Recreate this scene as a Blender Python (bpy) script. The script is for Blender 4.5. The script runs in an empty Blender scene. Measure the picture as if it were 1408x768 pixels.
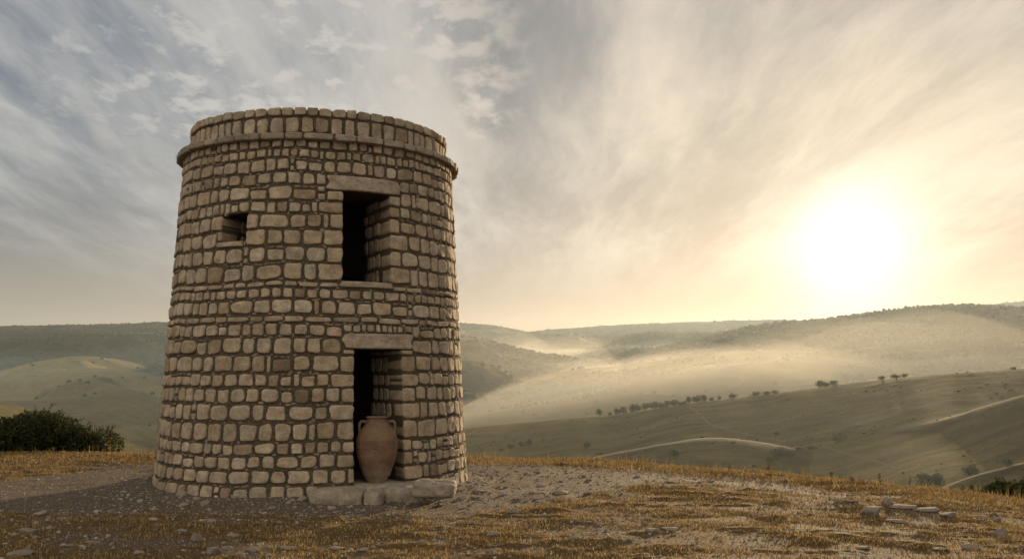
import bpy, math, random
import numpy as np
from mathutils import Vector

# ------------------------------------------------------------------ camera, sky, sun, exposure
SC = bpy.context.scene
COL = SC.collection
F_PX, Y_HOR, EYE = 1281.7, 509.3, 1.828          # focal length and horizon of the 1408 px wide photograph; eye height
PITCH = math.atan((Y_HOR - 384.0) / F_PX)
cam_d = bpy.data.cameras.new("camera"); cam = bpy.data.objects.new("camera", cam_d); COL.objects.link(cam)
cam_d.sensor_width = 36.0; cam_d.lens = 36.0 * F_PX / 1408.0
cam_d.clip_start = 0.1; cam_d.clip_end = 40000
cam.location = (0, 0, EYE); cam.rotation_euler = (math.pi / 2 + PITCH, 0, 0)
SC.camera = cam

SUN_AZ, SUN_EL = math.radians(20.2), math.radians(6.9)
SUN = Vector((math.sin(SUN_AZ) * math.cos(SUN_EL), math.cos(SUN_AZ) * math.cos(SUN_EL), math.sin(SUN_EL)))
sun_d = bpy.data.lights.new("sun", "SUN"); sun = bpy.data.objects.new("sun", sun_d); COL.objects.link(sun)
sun_d.energy = 5.0; sun_d.angle = math.radians(2.5); sun_d.color = (1.0, 0.74, 0.44)
sun.rotation_euler = (-SUN).to_track_quat("-Z", "Y").to_euler()

SC.view_settings.view_transform = "Standard"; SC.view_settings.look = "None"
SC.view_settings.exposure = 0.98; SC.view_settings.gamma = 1.0; SC.view_settings.use_curve_mapping = False
SC.render.engine = "CYCLES"
cy = SC.cycles
cy.max_bounces = 6; cy.diffuse_bounces = 3; cy.glossy_bounces = 2; cy.transmission_bounces = 4
cy.volume_bounces = 2; cy.transparent_max_bounces = 12
cy.use_denoising = True; cy.use_adaptive_sampling = True; cy.adaptive_threshold = 0.01
cy.sample_clamp_indirect = 8.0

# ---- small node language
class G:
    def __init__(s, tree): s.t = tree; s.n = tree.nodes; s.l = tree.links
    def put(s, sock, v):
        if v is None: return
        if isinstance(v, bpy.types.NodeSocket): s.l.new(v, sock)
        elif isinstance(v, (tuple, list)):
            v = tuple(v)
            sock.default_value = v + (1.0,) if (len(v) == 3 and sock.type == "RGBA") else v
        else: sock.default_value = v
    def node(s, kind, out=0, props=None, **ins):
        nd = s.n.new(kind)
        for k, v in (props or {}).items(): setattr(nd, k, v)
        for k, v in ins.items():
            s.put(nd.inputs[int(k[1:]) if k[0] == "i" and k[1:].isdigit() else k.replace("_", " ")], v)
        return nd.outputs[out]
    def m(s, op, a, b=None, c=None):
        return s.node("ShaderNodeMath", 0, {"operation": op}, i0=a, i1=b, i2=c)
    def v(s, op, a, b=None, out=0):
        return s.node("ShaderNodeVectorMath", out, {"operation": op}, i0=a, i1=b)
    def step(s, x, lo, hi, a=0.0, b=1.0):
        nd = s.n.new("ShaderNodeMapRange"); nd.interpolation_type = "SMOOTHSTEP"
        for i, q in enumerate((x, lo, hi, a, b)): s.put(nd.inputs[i], q)
        return nd.outputs[0]
    def mix(s, f, a, b, mode="MIX"):
        nd = s.n.new("ShaderNodeMix"); nd.data_type = "RGBA"; nd.blend_type = mode
        s.put(nd.inputs[0], f); s.put(nd.inputs[6], a); s.put(nd.inputs[7], b)
        return nd.outputs[2]
    def noise(s, vec, scale, detail=4, rough=0.55, dist=0.0, out=0):
        return s.node("ShaderNodeTexNoise", out, None, Vector=vec, Scale=scale, Detail=detail, Roughness=rough, Distortion=dist)
    def ramp(s, x, stops):
        nd = s.n.new("ShaderNodeValToRGB"); s.put(nd.inputs[0], x)
        e = nd.color_ramp.elements
        while len(e) < len(stops): e.new(0.5)
        for el, (p, c) in zip(e, stops): el.position = p; el.color = tuple(c) + (1.0,)
        return nd.outputs[0]
    def comb(s, x, y, z): return s.node("ShaderNodeCombineXYZ", 0, None, X=x, Y=y, Z=z)

world = bpy.data.worlds.new("World"); SC.world = world; world.use_nodes = True
world.node_tree.nodes.clear()
def build_world():
    g = G(world.node_tree)
    STR = 0.05
    sky = g.n.new("ShaderNodeTexSky"); sky.sky_type = "NISHITA"; sky.sun_disc = False
    sky.sun_elevation = SUN_EL; sky.sun_rotation = SUN_AZ
    sky.altitude = 400; sky.air_density = 1.0; sky.dust_density = 2.0; sky.ozone_density = 1.5
    d = g.v("NORMALIZE", g.node("ShaderNodeTexCoord", 0))
    sep = g.n.new("ShaderNodeSeparateXYZ"); g.put(sep.inputs[0], d)
    dx, dy, dz = sep.outputs
    ca = g.v("DOT_PRODUCT", d, tuple(SUN), out=1)
    ang = g.m("ARCCOSINE", g.m("MINIMUM", ca, 0.99999))
    up = g.m("MAXIMUM", dz, 0.0)
    h = g.m("ADD", up, 0.13)
    px, py = g.m("DIVIDE", dx, h), g.m("DIVIDE", dy, h)
    pv = g.comb(px, py, 0.0)
    warm = g.m("POWER", g.m("MAXIMUM", g.m("MULTIPLY_ADD", ca, 0.5, 0.5), 0.0), 30.0)   # 1 at the sun, 0 far from it
    # clear air behind the clouds: the Nishita sky seen through a thin high veil
    base = g.v("MINIMUM", g.mix(1.0, sky.outputs[0], SKY_TINT, "MULTIPLY"), (4.5, 4.2, 3.9))
    base = g.mix(0.84, base, g.mix(g.m("POWER", warm, 1.7), (1.5, 1.85, 2.35), (5.8, 4.9, 3.8)))
    # low bright band of hazy air along the horizon
    band = g.m("POWER", g.m("SUBTRACT", 1.0, g.m("MINIMUM", g.m("MULTIPLY", up, 2.6), 1.0)), 3.0)
    bandc = g.mix(g.m("POWER", warm, 0.5), (4.2, 3.5, 2.45), (7.6, 4.2, 1.7))
    base = g.mix(g.m("MULTIPLY", band, 0.92), base, bandc)
    # cirrus: streaks running away from the viewer in the cloud plane
    def scaled(vec, k):
        o_ = g.v("SCALE", vec, None); g.put(o_.node.inputs[3], k); return o_
    warp = scaled(g.v("SUBTRACT", g.noise(pv, 0.8, 4, 0.5, out=1), (0.5, 0.5, 0.5)), 0.3)
    def streaks(off, turn, sx, sy, sc, det, ro, di):
        q = g.node("ShaderNodeMapping", 0, None, Vector=g.v("ADD", pv, warp), Location=off, Rotation=(0, 0, math.radians(turn)), Scale=(sx, sy, 1))
        return g.noise(q, sc, det, ro, di)
    s1 = streaks((3.1, 0.4, 0), 4, 1.0, 0.22, 1.25, 10, 0.60, 0.1)
    s2 = streaks((9.3, 5.2, 0), -6, 1.3, 0.30, 3.4, 10, 0.66, 0.2)
    big = g.noise(g.v("ADD", pv, (14.2, 3.3, 0)), 0.42, 4, 0.5, 0.3)
    cov = g.m("ADD", g.m("MULTIPLY", s1, 0.62), g.m("ADD", g.m("MULTIPLY", s2, 0.36), g.m("MULTIPLY", big, 0.35)))
    azw = g.m("ARCTAN2", dx, dy)
    gap = g.m("MULTIPLY", g.m("MULTIPLY", g.step(azw, -0.06, 0.0), g.step(azw, 0.13, 0.05)), g.step(dz, 0.2, 0.32))
    streak = g.step(g.m("SUBTRACT", cov, g.m("MULTIPLY", gap, 0.12)), 0.55, 0.79)
    # altocumulus: small cells, upper left round the tower's top
    cq = g.node("ShaderNodeMapping", 0, None, Vector=g.v("ADD", pv, scaled(warp, 0.35)), Rotation=(0, 0, 0.5), Scale=(1.0, 0.7, 1))
    cell = g.noise(cq, 13.0, 8, 0.58, 0.15)
    patch = g.noise(g.v("ADD", pv, (3.7, 11.2, 0)), 1.15, 5, 0.55, 0.4)
    win = g.m("MULTIPLY", g.step(azw, -0.75, -0.30), g.step(azw, 0.06, -0.05))
    win = g.m("MULTIPLY", win, g.step(dz, 0.13, 0.27))
    cells = g.m("MULTIPLY", g.step(g.m("ADD", g.m("MULTIPLY", patch, 0.36), g.m("ADD", g.m("MULTIPLY", cell, 0.70), g.m("MULTIPLY", win, 0.16))), 0.545, 0.775), win)
    cm = g.m("MAXIMUM", g.m("MULTIPLY", streak, 0.95), cells)
    cm = g.m("MULTIPLY", cm, g.step(dz, 0.045, 0.16))
    cloudc = g.mix(warm, (5.3, 5.2, 5.0), (9.4, 7.6, 5.6))
    col = g.mix(cm, base, cloudc)
    # grey undersides of thicker cloud
    n3 = streaks((21.0, 4.0, 0), 10, 0.9, 0.34, 1.5, 7, 0.6, 0.4)
    dark = g.m("MULTIPLY", g.step(n3, 0.47, 0.68), g.step(dz, 0.05, 0.18))
    col = g.mix(g.m("MULTIPLY", dark, 0.34), col, g.mix(warm, (1.7, 1.8, 1.95), (4.6, 3.8, 2.8)))
    # added fill: unseen sky behind the viewer, brightened to light the tower's front
    col = g.mix(g.step(ca, 0.35, -0.35), col, BACK_SKY_FILL)
    # glare of the veiled sun
    def expn(x): return g.m("EXPONENT", g.m("MULTIPLY", x, -1.0))
    g1 = expn(g.m("POWER", g.m("DIVIDE", ang, 0.064), 2.0)); g2 = expn(g.m("DIVIDE", ang, 0.15))
    col = g.mix(1.0, col, g.v("ADD", scaled((1.0, 1.0, 1.0), g.m("MULTIPLY", g1, 5.5)), scaled((1.0, 0.74, 0.44), g.m("MULTIPLY", g2, 1.5))), "ADD")
    # below the horizon: dull earth colour
    col = g.mix(g.step(dz, -0.02, -0.10), col, (1.0, 0.85, 0.65))
    bg = g.n.new("ShaderNodeBackground"); g.put(bg.inputs[0], col); bg.inputs[1].default_value = STR
    out = g.n.new("ShaderNodeOutputWorld"); g.l.new(bg.outputs[0], out.inputs[0])
SKY_TINT = (0.9, 0.95, 1.0); BACK_SKY_FILL = (11.4, 10.5, 9.2)
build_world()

# ------------------------------------------------------------------ helpers
def ray(px, py):
    """horizontal azimuth and slope (rise per metre of ground distance) of a sight line of the photograph"""
    c, s = math.cos(PITCH), math.sin(PITCH)
    x, v = (px - 704) / F_PX, -(py - 384) / F_PX
    y, z = c - v * s, s + v * c
    return math.atan2(x, y), z / math.hypot(x, y)
def proj(P):
    c, s = math.cos(PITCH), math.sin(PITCH)
    x, y, z = P[0], P[1], P[2] - EYE
    d = y * c + z * s; v = -y * s + z * c
    return 704 + F_PX * x / d, 384 - F_PX * v / d

def _h(ix, iy, iz, seed):
    n = (ix.astype(np.int64) * 374761393 + iy.astype(np.int64) * 668265263 + iz.astype(np.int64) * 2147483647 + seed * 1274126177) & 0xFFFFFFFF
    n = ((n ^ (n >> 13)) * 1274126177) & 0xFFFFFFFF
    n = ((n ^ (n >> 16)) * 2246822519) & 0xFFFFFFFF
    return ((n ^ (n >> 15)) & 0xFFFFFF) / float(0xFFFFFF)
def vn2(x, y, seed=0):
    x = np.asarray(x, float); y = np.asarray(y, float)
    ix, iy = np.floor(x), np.floor(y); fx, fy = x - ix, y - iy
    fx = fx * fx * fx * (fx * (fx * 6 - 15) + 10); fy = fy * fy * fy * (fy * (fy * 6 - 15) + 10)
    z = np.zeros_like(ix)
    a, b = _h(ix, iy, z, seed), _h(ix + 1, iy, z, seed); c, d = _h(ix, iy + 1, z, seed), _h(ix + 1, iy + 1, z, seed)
    return (a + (b - a) * fx) * (1 - fy) + (c + (d - c) * fx) * fy
def fbm(x, y, oct=4, seed=0, gain=0.5, lac=2.03):
    s = 0.0; a = 1.0; t = 0.0; x = np.asarray(x, float); y = np.asarray(y, float)
    for k in range(oct):
        s = s + a * (vn2(x, y, seed + k * 17) * 2 - 1); t += a
        a *= gain; x, y = x * lac * 0.8 - y * lac * 0.6 + 5.3, x * lac * 0.6 + y * lac * 0.8 + 1.7
    return s / t
def vn3(p, seed=0):
    i = np.floor(p); f = p - i; f = f * f * (3 - 2 * f)
    r = 0.0
    for dx in (0, 1):
        for dy in (0, 1):
            for dz in (0, 1):
                w = (f[:, 0] if dx else 1 - f[:, 0]) * (f[:, 1] if dy else 1 - f[:, 1]) * (f[:, 2] if dz else 1 - f[:, 2])
                r = r + w * _h(i[:, 0] + dx, i[:, 1] + dy, i[:, 2] + dz, seed)
    return r * 2 - 1
def fbm3(p, oct=3, seed=0):
    s = 0; a = 1.0; t = 0
    for k in range(oct):
        s = s + a * vn3(p * 2.0 ** k + k * 9.1, seed + k); t += a; a *= 0.5
    return s / t
def sst(x, a, b):
    t = np.clip((np.asarray(x, float) - a) / (b - a), 0, 1); return t * t * (3 - 2 * t)

def mesh_np(name, V, Q=None, T=None, smooth=True):
    """mesh from numpy vertices, quads and triangles"""
    me = bpy.data.meshes.new(name); V = np.asarray(V, np.float32)
    me.vertices.add(len(V)); me.vertices.foreach_set("co", V.ravel())
    Q = np.zeros((0, 4), np.int32) if Q is None else np.asarray(Q, np.int32).reshape(-1, 4)
    T = np.zeros((0, 3), np.int32) if T is None else np.asarray(T, np.int32).reshape(-1, 3)
    nl = len(Q) * 4 + len(T) * 3
    me.loops.add(nl); me.loops.foreach_set("vertex_index", np.concatenate([Q.ravel(), T.ravel()]))
    me.polygons.add(len(Q) + len(T))
    st = np.concatenate([np.arange(len(Q)) * 4, len(Q) * 4 + np.arange(len(T)) * 3])
    me.polygons.foreach_set("loop_start", st.astype(np.int32))
    me.update(calc_edges=True)
    me.polygons.foreach_set("use_smooth", np.full(len(Q) + len(T), smooth))
    me.update(); me.validate()
    return me
def link(name, me, mat=None, parent=None, loc=None):
    o = bpy.data.objects.new(name, me); COL.objects.link(o)
    if mat is not None and me is not None:
        me.materials.clear(); me.materials.append(mat)
    if parent is not None: o.parent = parent
    if loc is not None: o.location = loc
    return o
def tag(o, label=None, cat=None, group=None, kind=None):
    if label: o["label"] = label
    if cat: o["category"] = cat
    if group: o["group"] = group
    if kind: o["kind"] = kind
    return o
def empty(name, loc, label=None, cat=None, group=None, rz=0.0):
    o = bpy.data.objects.new(name, None); COL.objects.link(o); o.location = loc; o.rotation_euler = (0, 0, rz)
    return tag(o, label, cat, group)
def grid_quads(nr, nc, wrap=False):
    i = np.arange(nr - 1)[:, None]; j = np.arange(nc if wrap else nc - 1)[None, :]; k = (j + 1) % nc
    return np.stack([i * nc + j, i * nc + k, (i + 1) * nc + k, (i + 1) * nc + j], -1).reshape(-1, 4)
class Bag:
    """collects pieces that belong to one mesh"""
    def __init__(s): s.V = []; s.Q = []; s.T = []; s.n = 0
    def add(s, V, Q=None, T=None):
        V = np.asarray(V, float)
        s.V.append(V)
        if Q is not None and len(Q): s.Q.append(np.asarray(Q) + s.n)
        if T is not None and len(T): s.T.append(np.asarray(T) + s.n)
        s.n += len(V)
    def mesh(s, name, smooth=True):
        return mesh_np(name, np.concatenate(s.V), np.concatenate(s.Q) if s.Q else None, np.concatenate(s.T) if s.T else None, smooth)
def vcol(me, name, rgb):
    a = me.attributes.new(name, "FLOAT_COLOR", "POINT")
    rgb = np.asarray(rgb, np.float32)
    if rgb.ndim == 1: rgb = np.repeat(rgb[:, None], 3, 1)
    a.data.foreach_set("color", np.concatenate([rgb, np.ones((len(rgb), 1), np.float32)], 1).ravel())

def material(name, fn, rough=0.9, spec=0.2):
    m = bpy.data.materials.new(name); m.use_nodes = True
    g = G(m.node_tree); b = g.n["Principled BSDF"]
    b.inputs["Roughness"].default_value = rough; b.inputs["Specular IOR Level"].default_value = spec
    fn(g, b); return m
def bump(g, b, hgt, dist, strength=1.0):
    nd = g.n.new("ShaderNodeBump"); g.put(nd.inputs["Height"], hgt); nd.inputs["Distance"].default_value = dist; nd.inputs["Strength"].default_value = strength
    g.l.new(nd.outputs[0], b.inputs["Normal"])
def obj_co(g): return g.node("ShaderNodeTexCoord", 3)
def pos(g): return g.node("ShaderNodeNewGeometry", 0)
def attr(g, n): return g.node("ShaderNodeAttribute", 0, {"attribute_name": n})

# ------------------------------------------------------------------ far hills
def RPROF(r, pts, kn, kf, w, wood=0.0): return dict(r=r, pts=pts, kn=kn, kf=kf, w=w, wood=wood)
RIDGES = [
 RPROF(5000, [(-500,455),(0,449.5),(100,447.5),(228,444.5),(400,443),(560,445),(635,445.5),(660,446.5),(700,451),(722,457),(800,475)], .13, .2, 300, .8),
 RPROF(5500, [(560,480),(640,470),(722,457),(760,453),(850,448),(950,444),(1060,441.5),(1200,441),(1500,440),(1900,440)], .13, .2, 300, .7),
 RPROF(5200, [(1200,440),(1372,421.5),(1408,416.5),(1500,412),(1900,410)], .13, .2, 300, .6),
 RPROF(3900, [(-500,485),(-200,478),(0,467),(45,461.5),(113,457),(231,458.5),(400,462),(560,470),(650,490),(760,520)], .14, .2, 220, .9),
 RPROF(4400, [(480,462),(560,458),(640,460),(678,461),(739,458),(782,459),(820,462),(839,466),(880,480)], .12, .2, 200, .7),
 RPROF(3600, [(740,505),(780,490),(836,472),(870,459),(901,456),(932,458),(957,456),(995,456),(1060,460),(1200,470)], .14, .2, 150, .7),
 RPROF(2700, [(760,515),(800,500),(850,490),(886,481),(925,474),(964,466),(1017,452),(1072,442),(1125,440),(1175,434),(1219,428),(1281,422),(1312,420),(1375,422.5),(1408,425),(1600,432),(1900,445)], .17, .22, 140, .8),
 RPROF(2500, [(300,500),(400,468),(500,456),(560,453),(600,457),(634,462),(661,466),(698,475),(745,486),(776,489),(801,495),(850,506),(920,525)], .15, .2, 110, .55),
 RPROF(1950, [(480,556),(560,547),(642,534),(667,528),(701,523),(723,520),(745,514),(770,509),(820,505),(886,497),(932,491),(973,487),(1000,485),(1060,483),(1130,485),(1200,489),(1290,497),(1408,506),(1700,520)], .11, .2, 70, .35),
 RPROF(1350, [(480,585),(560,577),(642,569),(714,559),(760,553),(807,547),(854,542),(901,541),(942,545),(1000,553),(1100,565)], .12, .13, 12, .0),
 RPROF(900, [(480,604),(560,597),(642,587),(714,580),(807,572),(870,567),(932,556),(995,547),(1062,540),(1125,531),(1187,523),(1250,517),(1312,512),(1390,507),(1408,506),(1600,498),(1900,492)], .13, .13, 9, .0),
 RPROF(620, [(600,690),(700,660),(782,637),(839,624),(901,612),(955,603),(985,601),(1020,604),(1060,610),(1110,621),(1180,640)], .16, .12, 12, .0),
 RPROF(650, [(1000,655),(1060,637),(1134,619),(1187,604),(1250,588),(1303,575),(1359,556),(1408,542),(1600,498),(1900,470)], .19, .08, 6, .0),
 RPROF(400, [(1100,740),(1200,705),(1290,672),(1333,655),(1377,643),(1408,635),(1600,598),(1900,570)], .30, .22, 3, .0),
 RPROF(2500, [(-500,560),(-100,522),(0,510),(45,497),(90,490),(136,489),(181,498),(222,512),(280,530),(400,570),(600,640)], .14, .2, 60, .12),
 RPROF(2050, [(-300,560),(-100,545),(0,536),(57,520),(79,512),(109,505),(150,505),(191,512),(216,517),(300,535),(450,580)], .13, .2, 45, .15),
 RPROF(1650, [(-300,585),(0,551),(60,550),(110,547),(160,546),(230,552),(330,570)], .13, .2, 30, .2),
 RPROF(1020, [(-500,520),(-150,537),(0,553),(27,558),(55,567),(100,582),(180,610)], .12, .12, 22, .0),
]
for R_ in RIDGES:
    a = [ray(x, y) for x, y in R_["pts"]]
    R_["az"] = np.array([q[0] for q in a]); R_["z"] = np.array([EYE + q[1] * R_["r"] for q in a])
    s0 = (R_["pts"][0][1] - R_["pts"][1][1]) ; s1 = (R_["pts"][-1][1] - R_["pts"][-2][1])
    a_ = np.linspace(R_["az"][0], R_["az"][-1], 500); z_ = np.interp(a_, R_["az"], R_["z"])
    kn_ = np.exp(-0.5 * (np.arange(-20, 21) / 7.0) ** 2); kn_ /= kn_.sum(); R_["az"], R_["z"] = a_, np.convolve(np.pad(z_, 20, mode="edge"), kn_, "valid")
    R_["s"] = (0.35 if s0 > 3 else 0.0, 0.35 if s1 > 3 else 0.0)
FLOOR = -96.0
def hills(r, th, detail=True):
    """terrain height and wooded share at ground distance r, azimuth th"""
    r = np.asarray(r, float); th = np.asarray(th, float)
    x, y = r * np.sin(th), r * np.cos(th)
    lr = np.log(r)
    H = np.full(r.shape, 0.0) + FLOOR + 10 * fbm(x / 500, y / 500, 3, 5) - 60 * sst(r, 1500, 5000)
    W = np.full(r.shape, 0.25); Z = np.full(r.shape, -1)
    wig = fbm(th * 9, lr * 5, 3, 31)
    for k, R_ in enumerate(RIDGES):
        zc = np.interp(th, R_["az"], R_["z"])
        zc = zc - R_["r"] * (np.maximum(R_["az"][0] - th, 0) * R_["s"][0] + np.maximum(th - R_["az"][-1], 0) * R_["s"][1])
        rc = R_["r"] * (1 + 0.05 * fbm(th * 7 + k * 3.1, np.full(r.shape, k * 1.7), 3, 40 + k))
        zc = EYE + (zc - EYE) * rc / R_["r"]
        d = r - rc
        kk = np.where(d < 0, R_["kn"], R_["kf"]) * (1 + (0.35 if R_['r'] > 1400 else 0.08) * fbm(x / (R_["r"] * .22) + k, y / (R_["r"] * .22), 3, 70 + k))
        w = R_["w"]
        z = zc - kk * (np.sqrt(d * d + w * w) - w)
        if detail:
            off = np.sqrt(d * d + w * w) - w
            amp = np.minimum(off * 0.11, R_["r"] * 0.009) * (1.0 if R_['r'] > 1400 else 0.06)
            rid = 1 - 2 * np.abs(fbm(x / (R_["r"] * .10) + 2 * k, y / (R_["r"] * .10), 4, 90 + k))
            z = z + amp * (rid - 0.4) + R_["r"] * (0.0006 if R_["r"] > 1400 else 0.00018) * fbm(x / (R_["r"] * .02), y / (R_["r"] * .02), 3, 120 + k)
        up = z > H
        W = np.where(up, R_["wood"], W); Z = np.where(up, k, Z)
        dz = np.abs(z - H); s = R_["r"] * 0.004
        H = np.maximum(z, H) + s * np.exp(-dz / s) * 0.3
    near = sst(r, 190, 60)
    H = H * (1 - near) + near * (-26 - 0.05 * (r - 60))
    return H, W, Z
def hill_z(x, y):
    r = np.hypot(x, y); return hills(r, np.arctan2(x, y))[0]

def build_hills():
    nt, nr = 1350, 760
    th = np.linspace(-0.95, 0.95, nt) ; th = np.sign(th) * (np.abs(th) * 0.75 + 0.25 * np.abs(th) ** 3 / 0.95 ** 2) 
    r = np.geomspace(58, 6600, nr)
    RR, TT = np.meshgrid(r, th, indexing="ij")
    H, W, Z = hills(RR, TT)
    X, Y = RR * np.sin(TT), RR * np.cos(TT)
    V = np.stack([X, Y, H], -1).reshape(-1, 3)
    me = mesh_np("hills", V, grid_quads(nr, nt))
    # ground cover: dry pasture, scrub and wood
    n1 = fbm(X / 260, Y / 260, 5, 7); n2 = fbm(X / 60, Y / 60, 4, 9); n3 = fbm(X / 900, Y / 900, 3, 11)
    leftp = np.isin(Z, (14, 15, 16, 17))
    wood = sst(n1 * 1.1 + n2 * 0.35 + (W - 0.42) * 1.9 + n3 * .3, -0.05, 0.22)
    pale = sst(fbm(X / 170 + 9, Y / 420, 4, 15), -0.1, 0.4)
    strip = 0.5 + 0.9 * fbm(X / 60 + Y / 90, Y / 7.0 + X / 70, 4, 21, .65)
    dry = np.stack([.068 + .042 * pale, .055 + .032 * pale, .022 + .013 * pale], -1) * (0.62 + 0.8 * strip[..., None] * sst(RR, 1800, 500)[..., None] + .3 * sst(RR, 500, 1800)[..., None] + .1 * n2[..., None])
    dry = dry * np.where(leftp, 1.35, 1.0)[..., None]
    # darker rough grazing in front of the near spurs
    rough = sst(fbm(X / 45, Y / 45, 4, 27) + 0.2 * fbm(X / 12, Y / 12, 2, 28), 0.15, 0.5) * sst(RR, 900, 500)
    dk = np.isin(Z, (11, 12, 13)).astype(float) * 0.8
    dry = dry * (1 - 0.45 * np.clip(rough + dk, 0, 1))[..., None]
    wd = np.array([.022, .028, .021]) * (1 + 0.5 * n2[..., None])
    col = dry * (1 - wood[..., None]) + wd * wood[..., None]
    vcol(me, "cover", np.clip(col, 0.008, 0.5).reshape(-1, 3))
    def fn(g, b):
        p = pos(g)
        a = attr(g, "cover")
        n = g.noise(p, 0.35, 6, 0.7); n2_ = g.noise(p, 0.05, 5, 0.65)
        f = g.m("MULTIPLY", g.step(n, 0.25, 0.75, 0.72, 1.25), g.step(n2_, 0.3, 0.7, 0.82, 1.16))
        g.put(b.inputs["Base Color"], g.mix(1.0, a, g.comb(f, f, f), "MULTIPLY"))
        bump(g, b, g.m("ADD", n, n2_), 0.6, 0.6)
    o = link("hills", me, material("hill_cover", fn, 1.0, 0.05)); tag(o, "rolling dry hills and wooded ridges beyond the hilltop", "hills", kind="structure")
    return V.reshape(nr, nt, 3), wood, r, th
HV, HWOOD, HR, HT = build_hills()

# ---- air
def volume_mat(name, dens, col, an):
    m = bpy.data.materials.new(name); m.use_nodes = True; m.node_tree.nodes.clear(); g = G(m.node_tree)
    pv = g.n.new("ShaderNodeVolumePrincipled"); pv.inputs["Density"].default_value = dens
    pv.inputs["Color"].default_value = col + (1,); pv.inputs["Anisotropy"].default_value = an
    out = g.n.new("ShaderNodeOutputMaterial"); g.l.new(pv.outputs[0], out.inputs["Volume"])
    return m
def build_air():
    x, y0, y1, z0, z1 = 7500, -300, 7200, -300, 395
    V = [(sx * x, y, z) for z in (z0, z1) for sx, y in ((-1, y0), (1, y0), (1, y1), (-1, y1))]
    Q = [(0, 3, 2, 1), (4, 5, 6, 7), (0, 1, 5, 4), (1, 2, 6, 5), (2, 3, 7, 6), (3, 0, 4, 7)]
    o = link("haze", mesh_np("haze", V, Q, smooth=False), volume_mat("haze_air", HAZE_D, (.78, .90, 1.0), 0.55))
    tag(o, "thin warm haze filling the air over the hills", "haze", kind="stuff")
    def lens(r0, r1, a0, a1, top, base, dens, k, nm, col=(.98, .96, .88)):
        nr, nt = 40, 60
        u = np.linspace(0, 1, nr)[:, None]; v = np.linspace(0, 1, nt)[None, :]
        r = r0 + (r1 - r0) * u; th = math.radians(a0) + math.radians(a1 - a0) * v
        e = np.clip(np.minimum(np.minimum(u / .13, (1 - u) / .2), np.minimum(v / .40, (1 - v) / .12)), 0, 1); e = e * (2 - e)
        X, Y = r * np.sin(th), r * np.cos(th)
        t = base + (top - base) * e * (0.80 + 0.42 * fbm(X / 520, Y / 520, 4, k))
        t[0, :] = t[-1, :] = base; t[:, 0] = t[:, -1] = base
        top_v = np.stack([X, Y, t + 0 * X], -1).reshape(-1, 3); bot = np.stack([X, Y, np.full(X.shape, -280.0)], -1).reshape(-1, 3)
        n = nr * nt; q = grid_quads(nr, nt)
        ring = [j for j in range(nt)] + [i * nt + nt - 1 for i in range(1, nr)] + [(nr - 1) * nt + j for j in range(nt - 2, -1, -1)] + [i * nt for i in range(nr - 2, 0, -1)]
        side = [(ring[i] + n, ring[(i + 1) % len(ring)] + n, ring[(i + 1) % len(ring)], ring[i]) for i in range(len(ring))]
        me = mesh_np("mist", np.concatenate([top_v, bot]), np.concatenate([q, q[:, ::-1] + n, np.array(side)]), smooth=False)
        o = link("mist", me, volume_mat("mist_air", dens, col, 0.35))
        tag(o, nm, "mist", kind="stuff")
    for a in MISTS: lens(*a)
HAZE_D = 2.8e-5
MISTS = [(985 + 45 * k, 2350, -17 + 3 * k, 54, 60 - 9 * k, -150, 3.1e-4, 3 + k, t + " mist in the valley under the big right ridge") for k, t in enumerate(("uppermost thin veil of", "thin pale layer of", "middle layer of", "low dense layer of"))]
MISTS += [(2450 + 60 * k, 4300, -9 + 1.5 * k, 16, 118 - 18 * k, -150, 3.2e-4, 14 + k, t + " mist lying between the far central ridges") for k, t in enumerate(("upper thin veil of", "middle pale layer of", "low dense layer of"))]
MISTS += [(1450, 2440, -26, 9, 92, -150, 2.2e-4, 41, "soft pale mist in front of the central wooded hill")]
MISTS += [(900, 3000, -50, -10, 30, -150, 1.1e-4, 31, "thin bluish mist over the left valley", (.58, .84, 1.0))]
build_air()
# ------------------------------------------------------------------ the hilltop
CREST = [(-180,45,-1.2),(-100,40,-1.0),(-60,26,-.35)] + [(math.degrees(ray(x, y)[0]), rc, EYE + ray(x, y)[1] * rc) for x, y, rc in
    [(-200,622.5,22),(0,625,21.5),(213,626,21),(430,628,20.8),(645,629,20.5),(800,634.5,20),(900,640.5,19.6),(1000,648.5,19),(1100,657.5,18.4),(1200,667,18),(1300,679,17.4),(1408,692,16.8),(1600,716,15.6)]] + [(60,14,-1.3),(100,25,-1.2),(180,45,-1.2)]
CREST = np.array(CREST)
def ground_base(x, y):
    r = np.hypot(x, y); a = np.degrees(np.arctan2(x, y))
    rc = np.interp(a, CREST[:, 0], CREST[:, 1]); zc = np.interp(a, CREST[:, 0], CREST[:, 2])
    z = np.where(r < rc, zc * (r / rc) ** 2.2, zc)
    d = np.maximum(r - rc, 0); dl = np.minimum(d, 5.0)
    return z - 0.035 * dl * dl - 0.32 * np.maximum(d - 5.0, 0) - 0.05 * dl
def to_ground(px, py):
    az, s = ray(px, py); lo, hi = 2.0, 40.0
    for r in np.arange(3, 40, 0.1):
        if EYE + s * r < float(ground_base(np.array(r * math.sin(az)), np.array(r * math.cos(az)))): hi = r; lo = r - 0.1; break
    for _ in range(20):
        m = (lo + hi) / 2
        if EYE + s * m < float(ground_base(np.array(m * math.sin(az)), np.array(m * math.cos(az)))): hi = m
        else: lo = m
    return hi * math.sin(az), hi * math.cos(az)
GP = np.array([to_ground(*p) for p in [(-60,676),(60,652),(213,637),(400,636),(645,636),(800,642),(950,650),(1080,661),(1170,680),(1215,688),(1150,687),(1050,674),(950,664),(850,670),(760,690),(640,706),(480,711),(300,709),(120,703),(-60,708)]])
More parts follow.
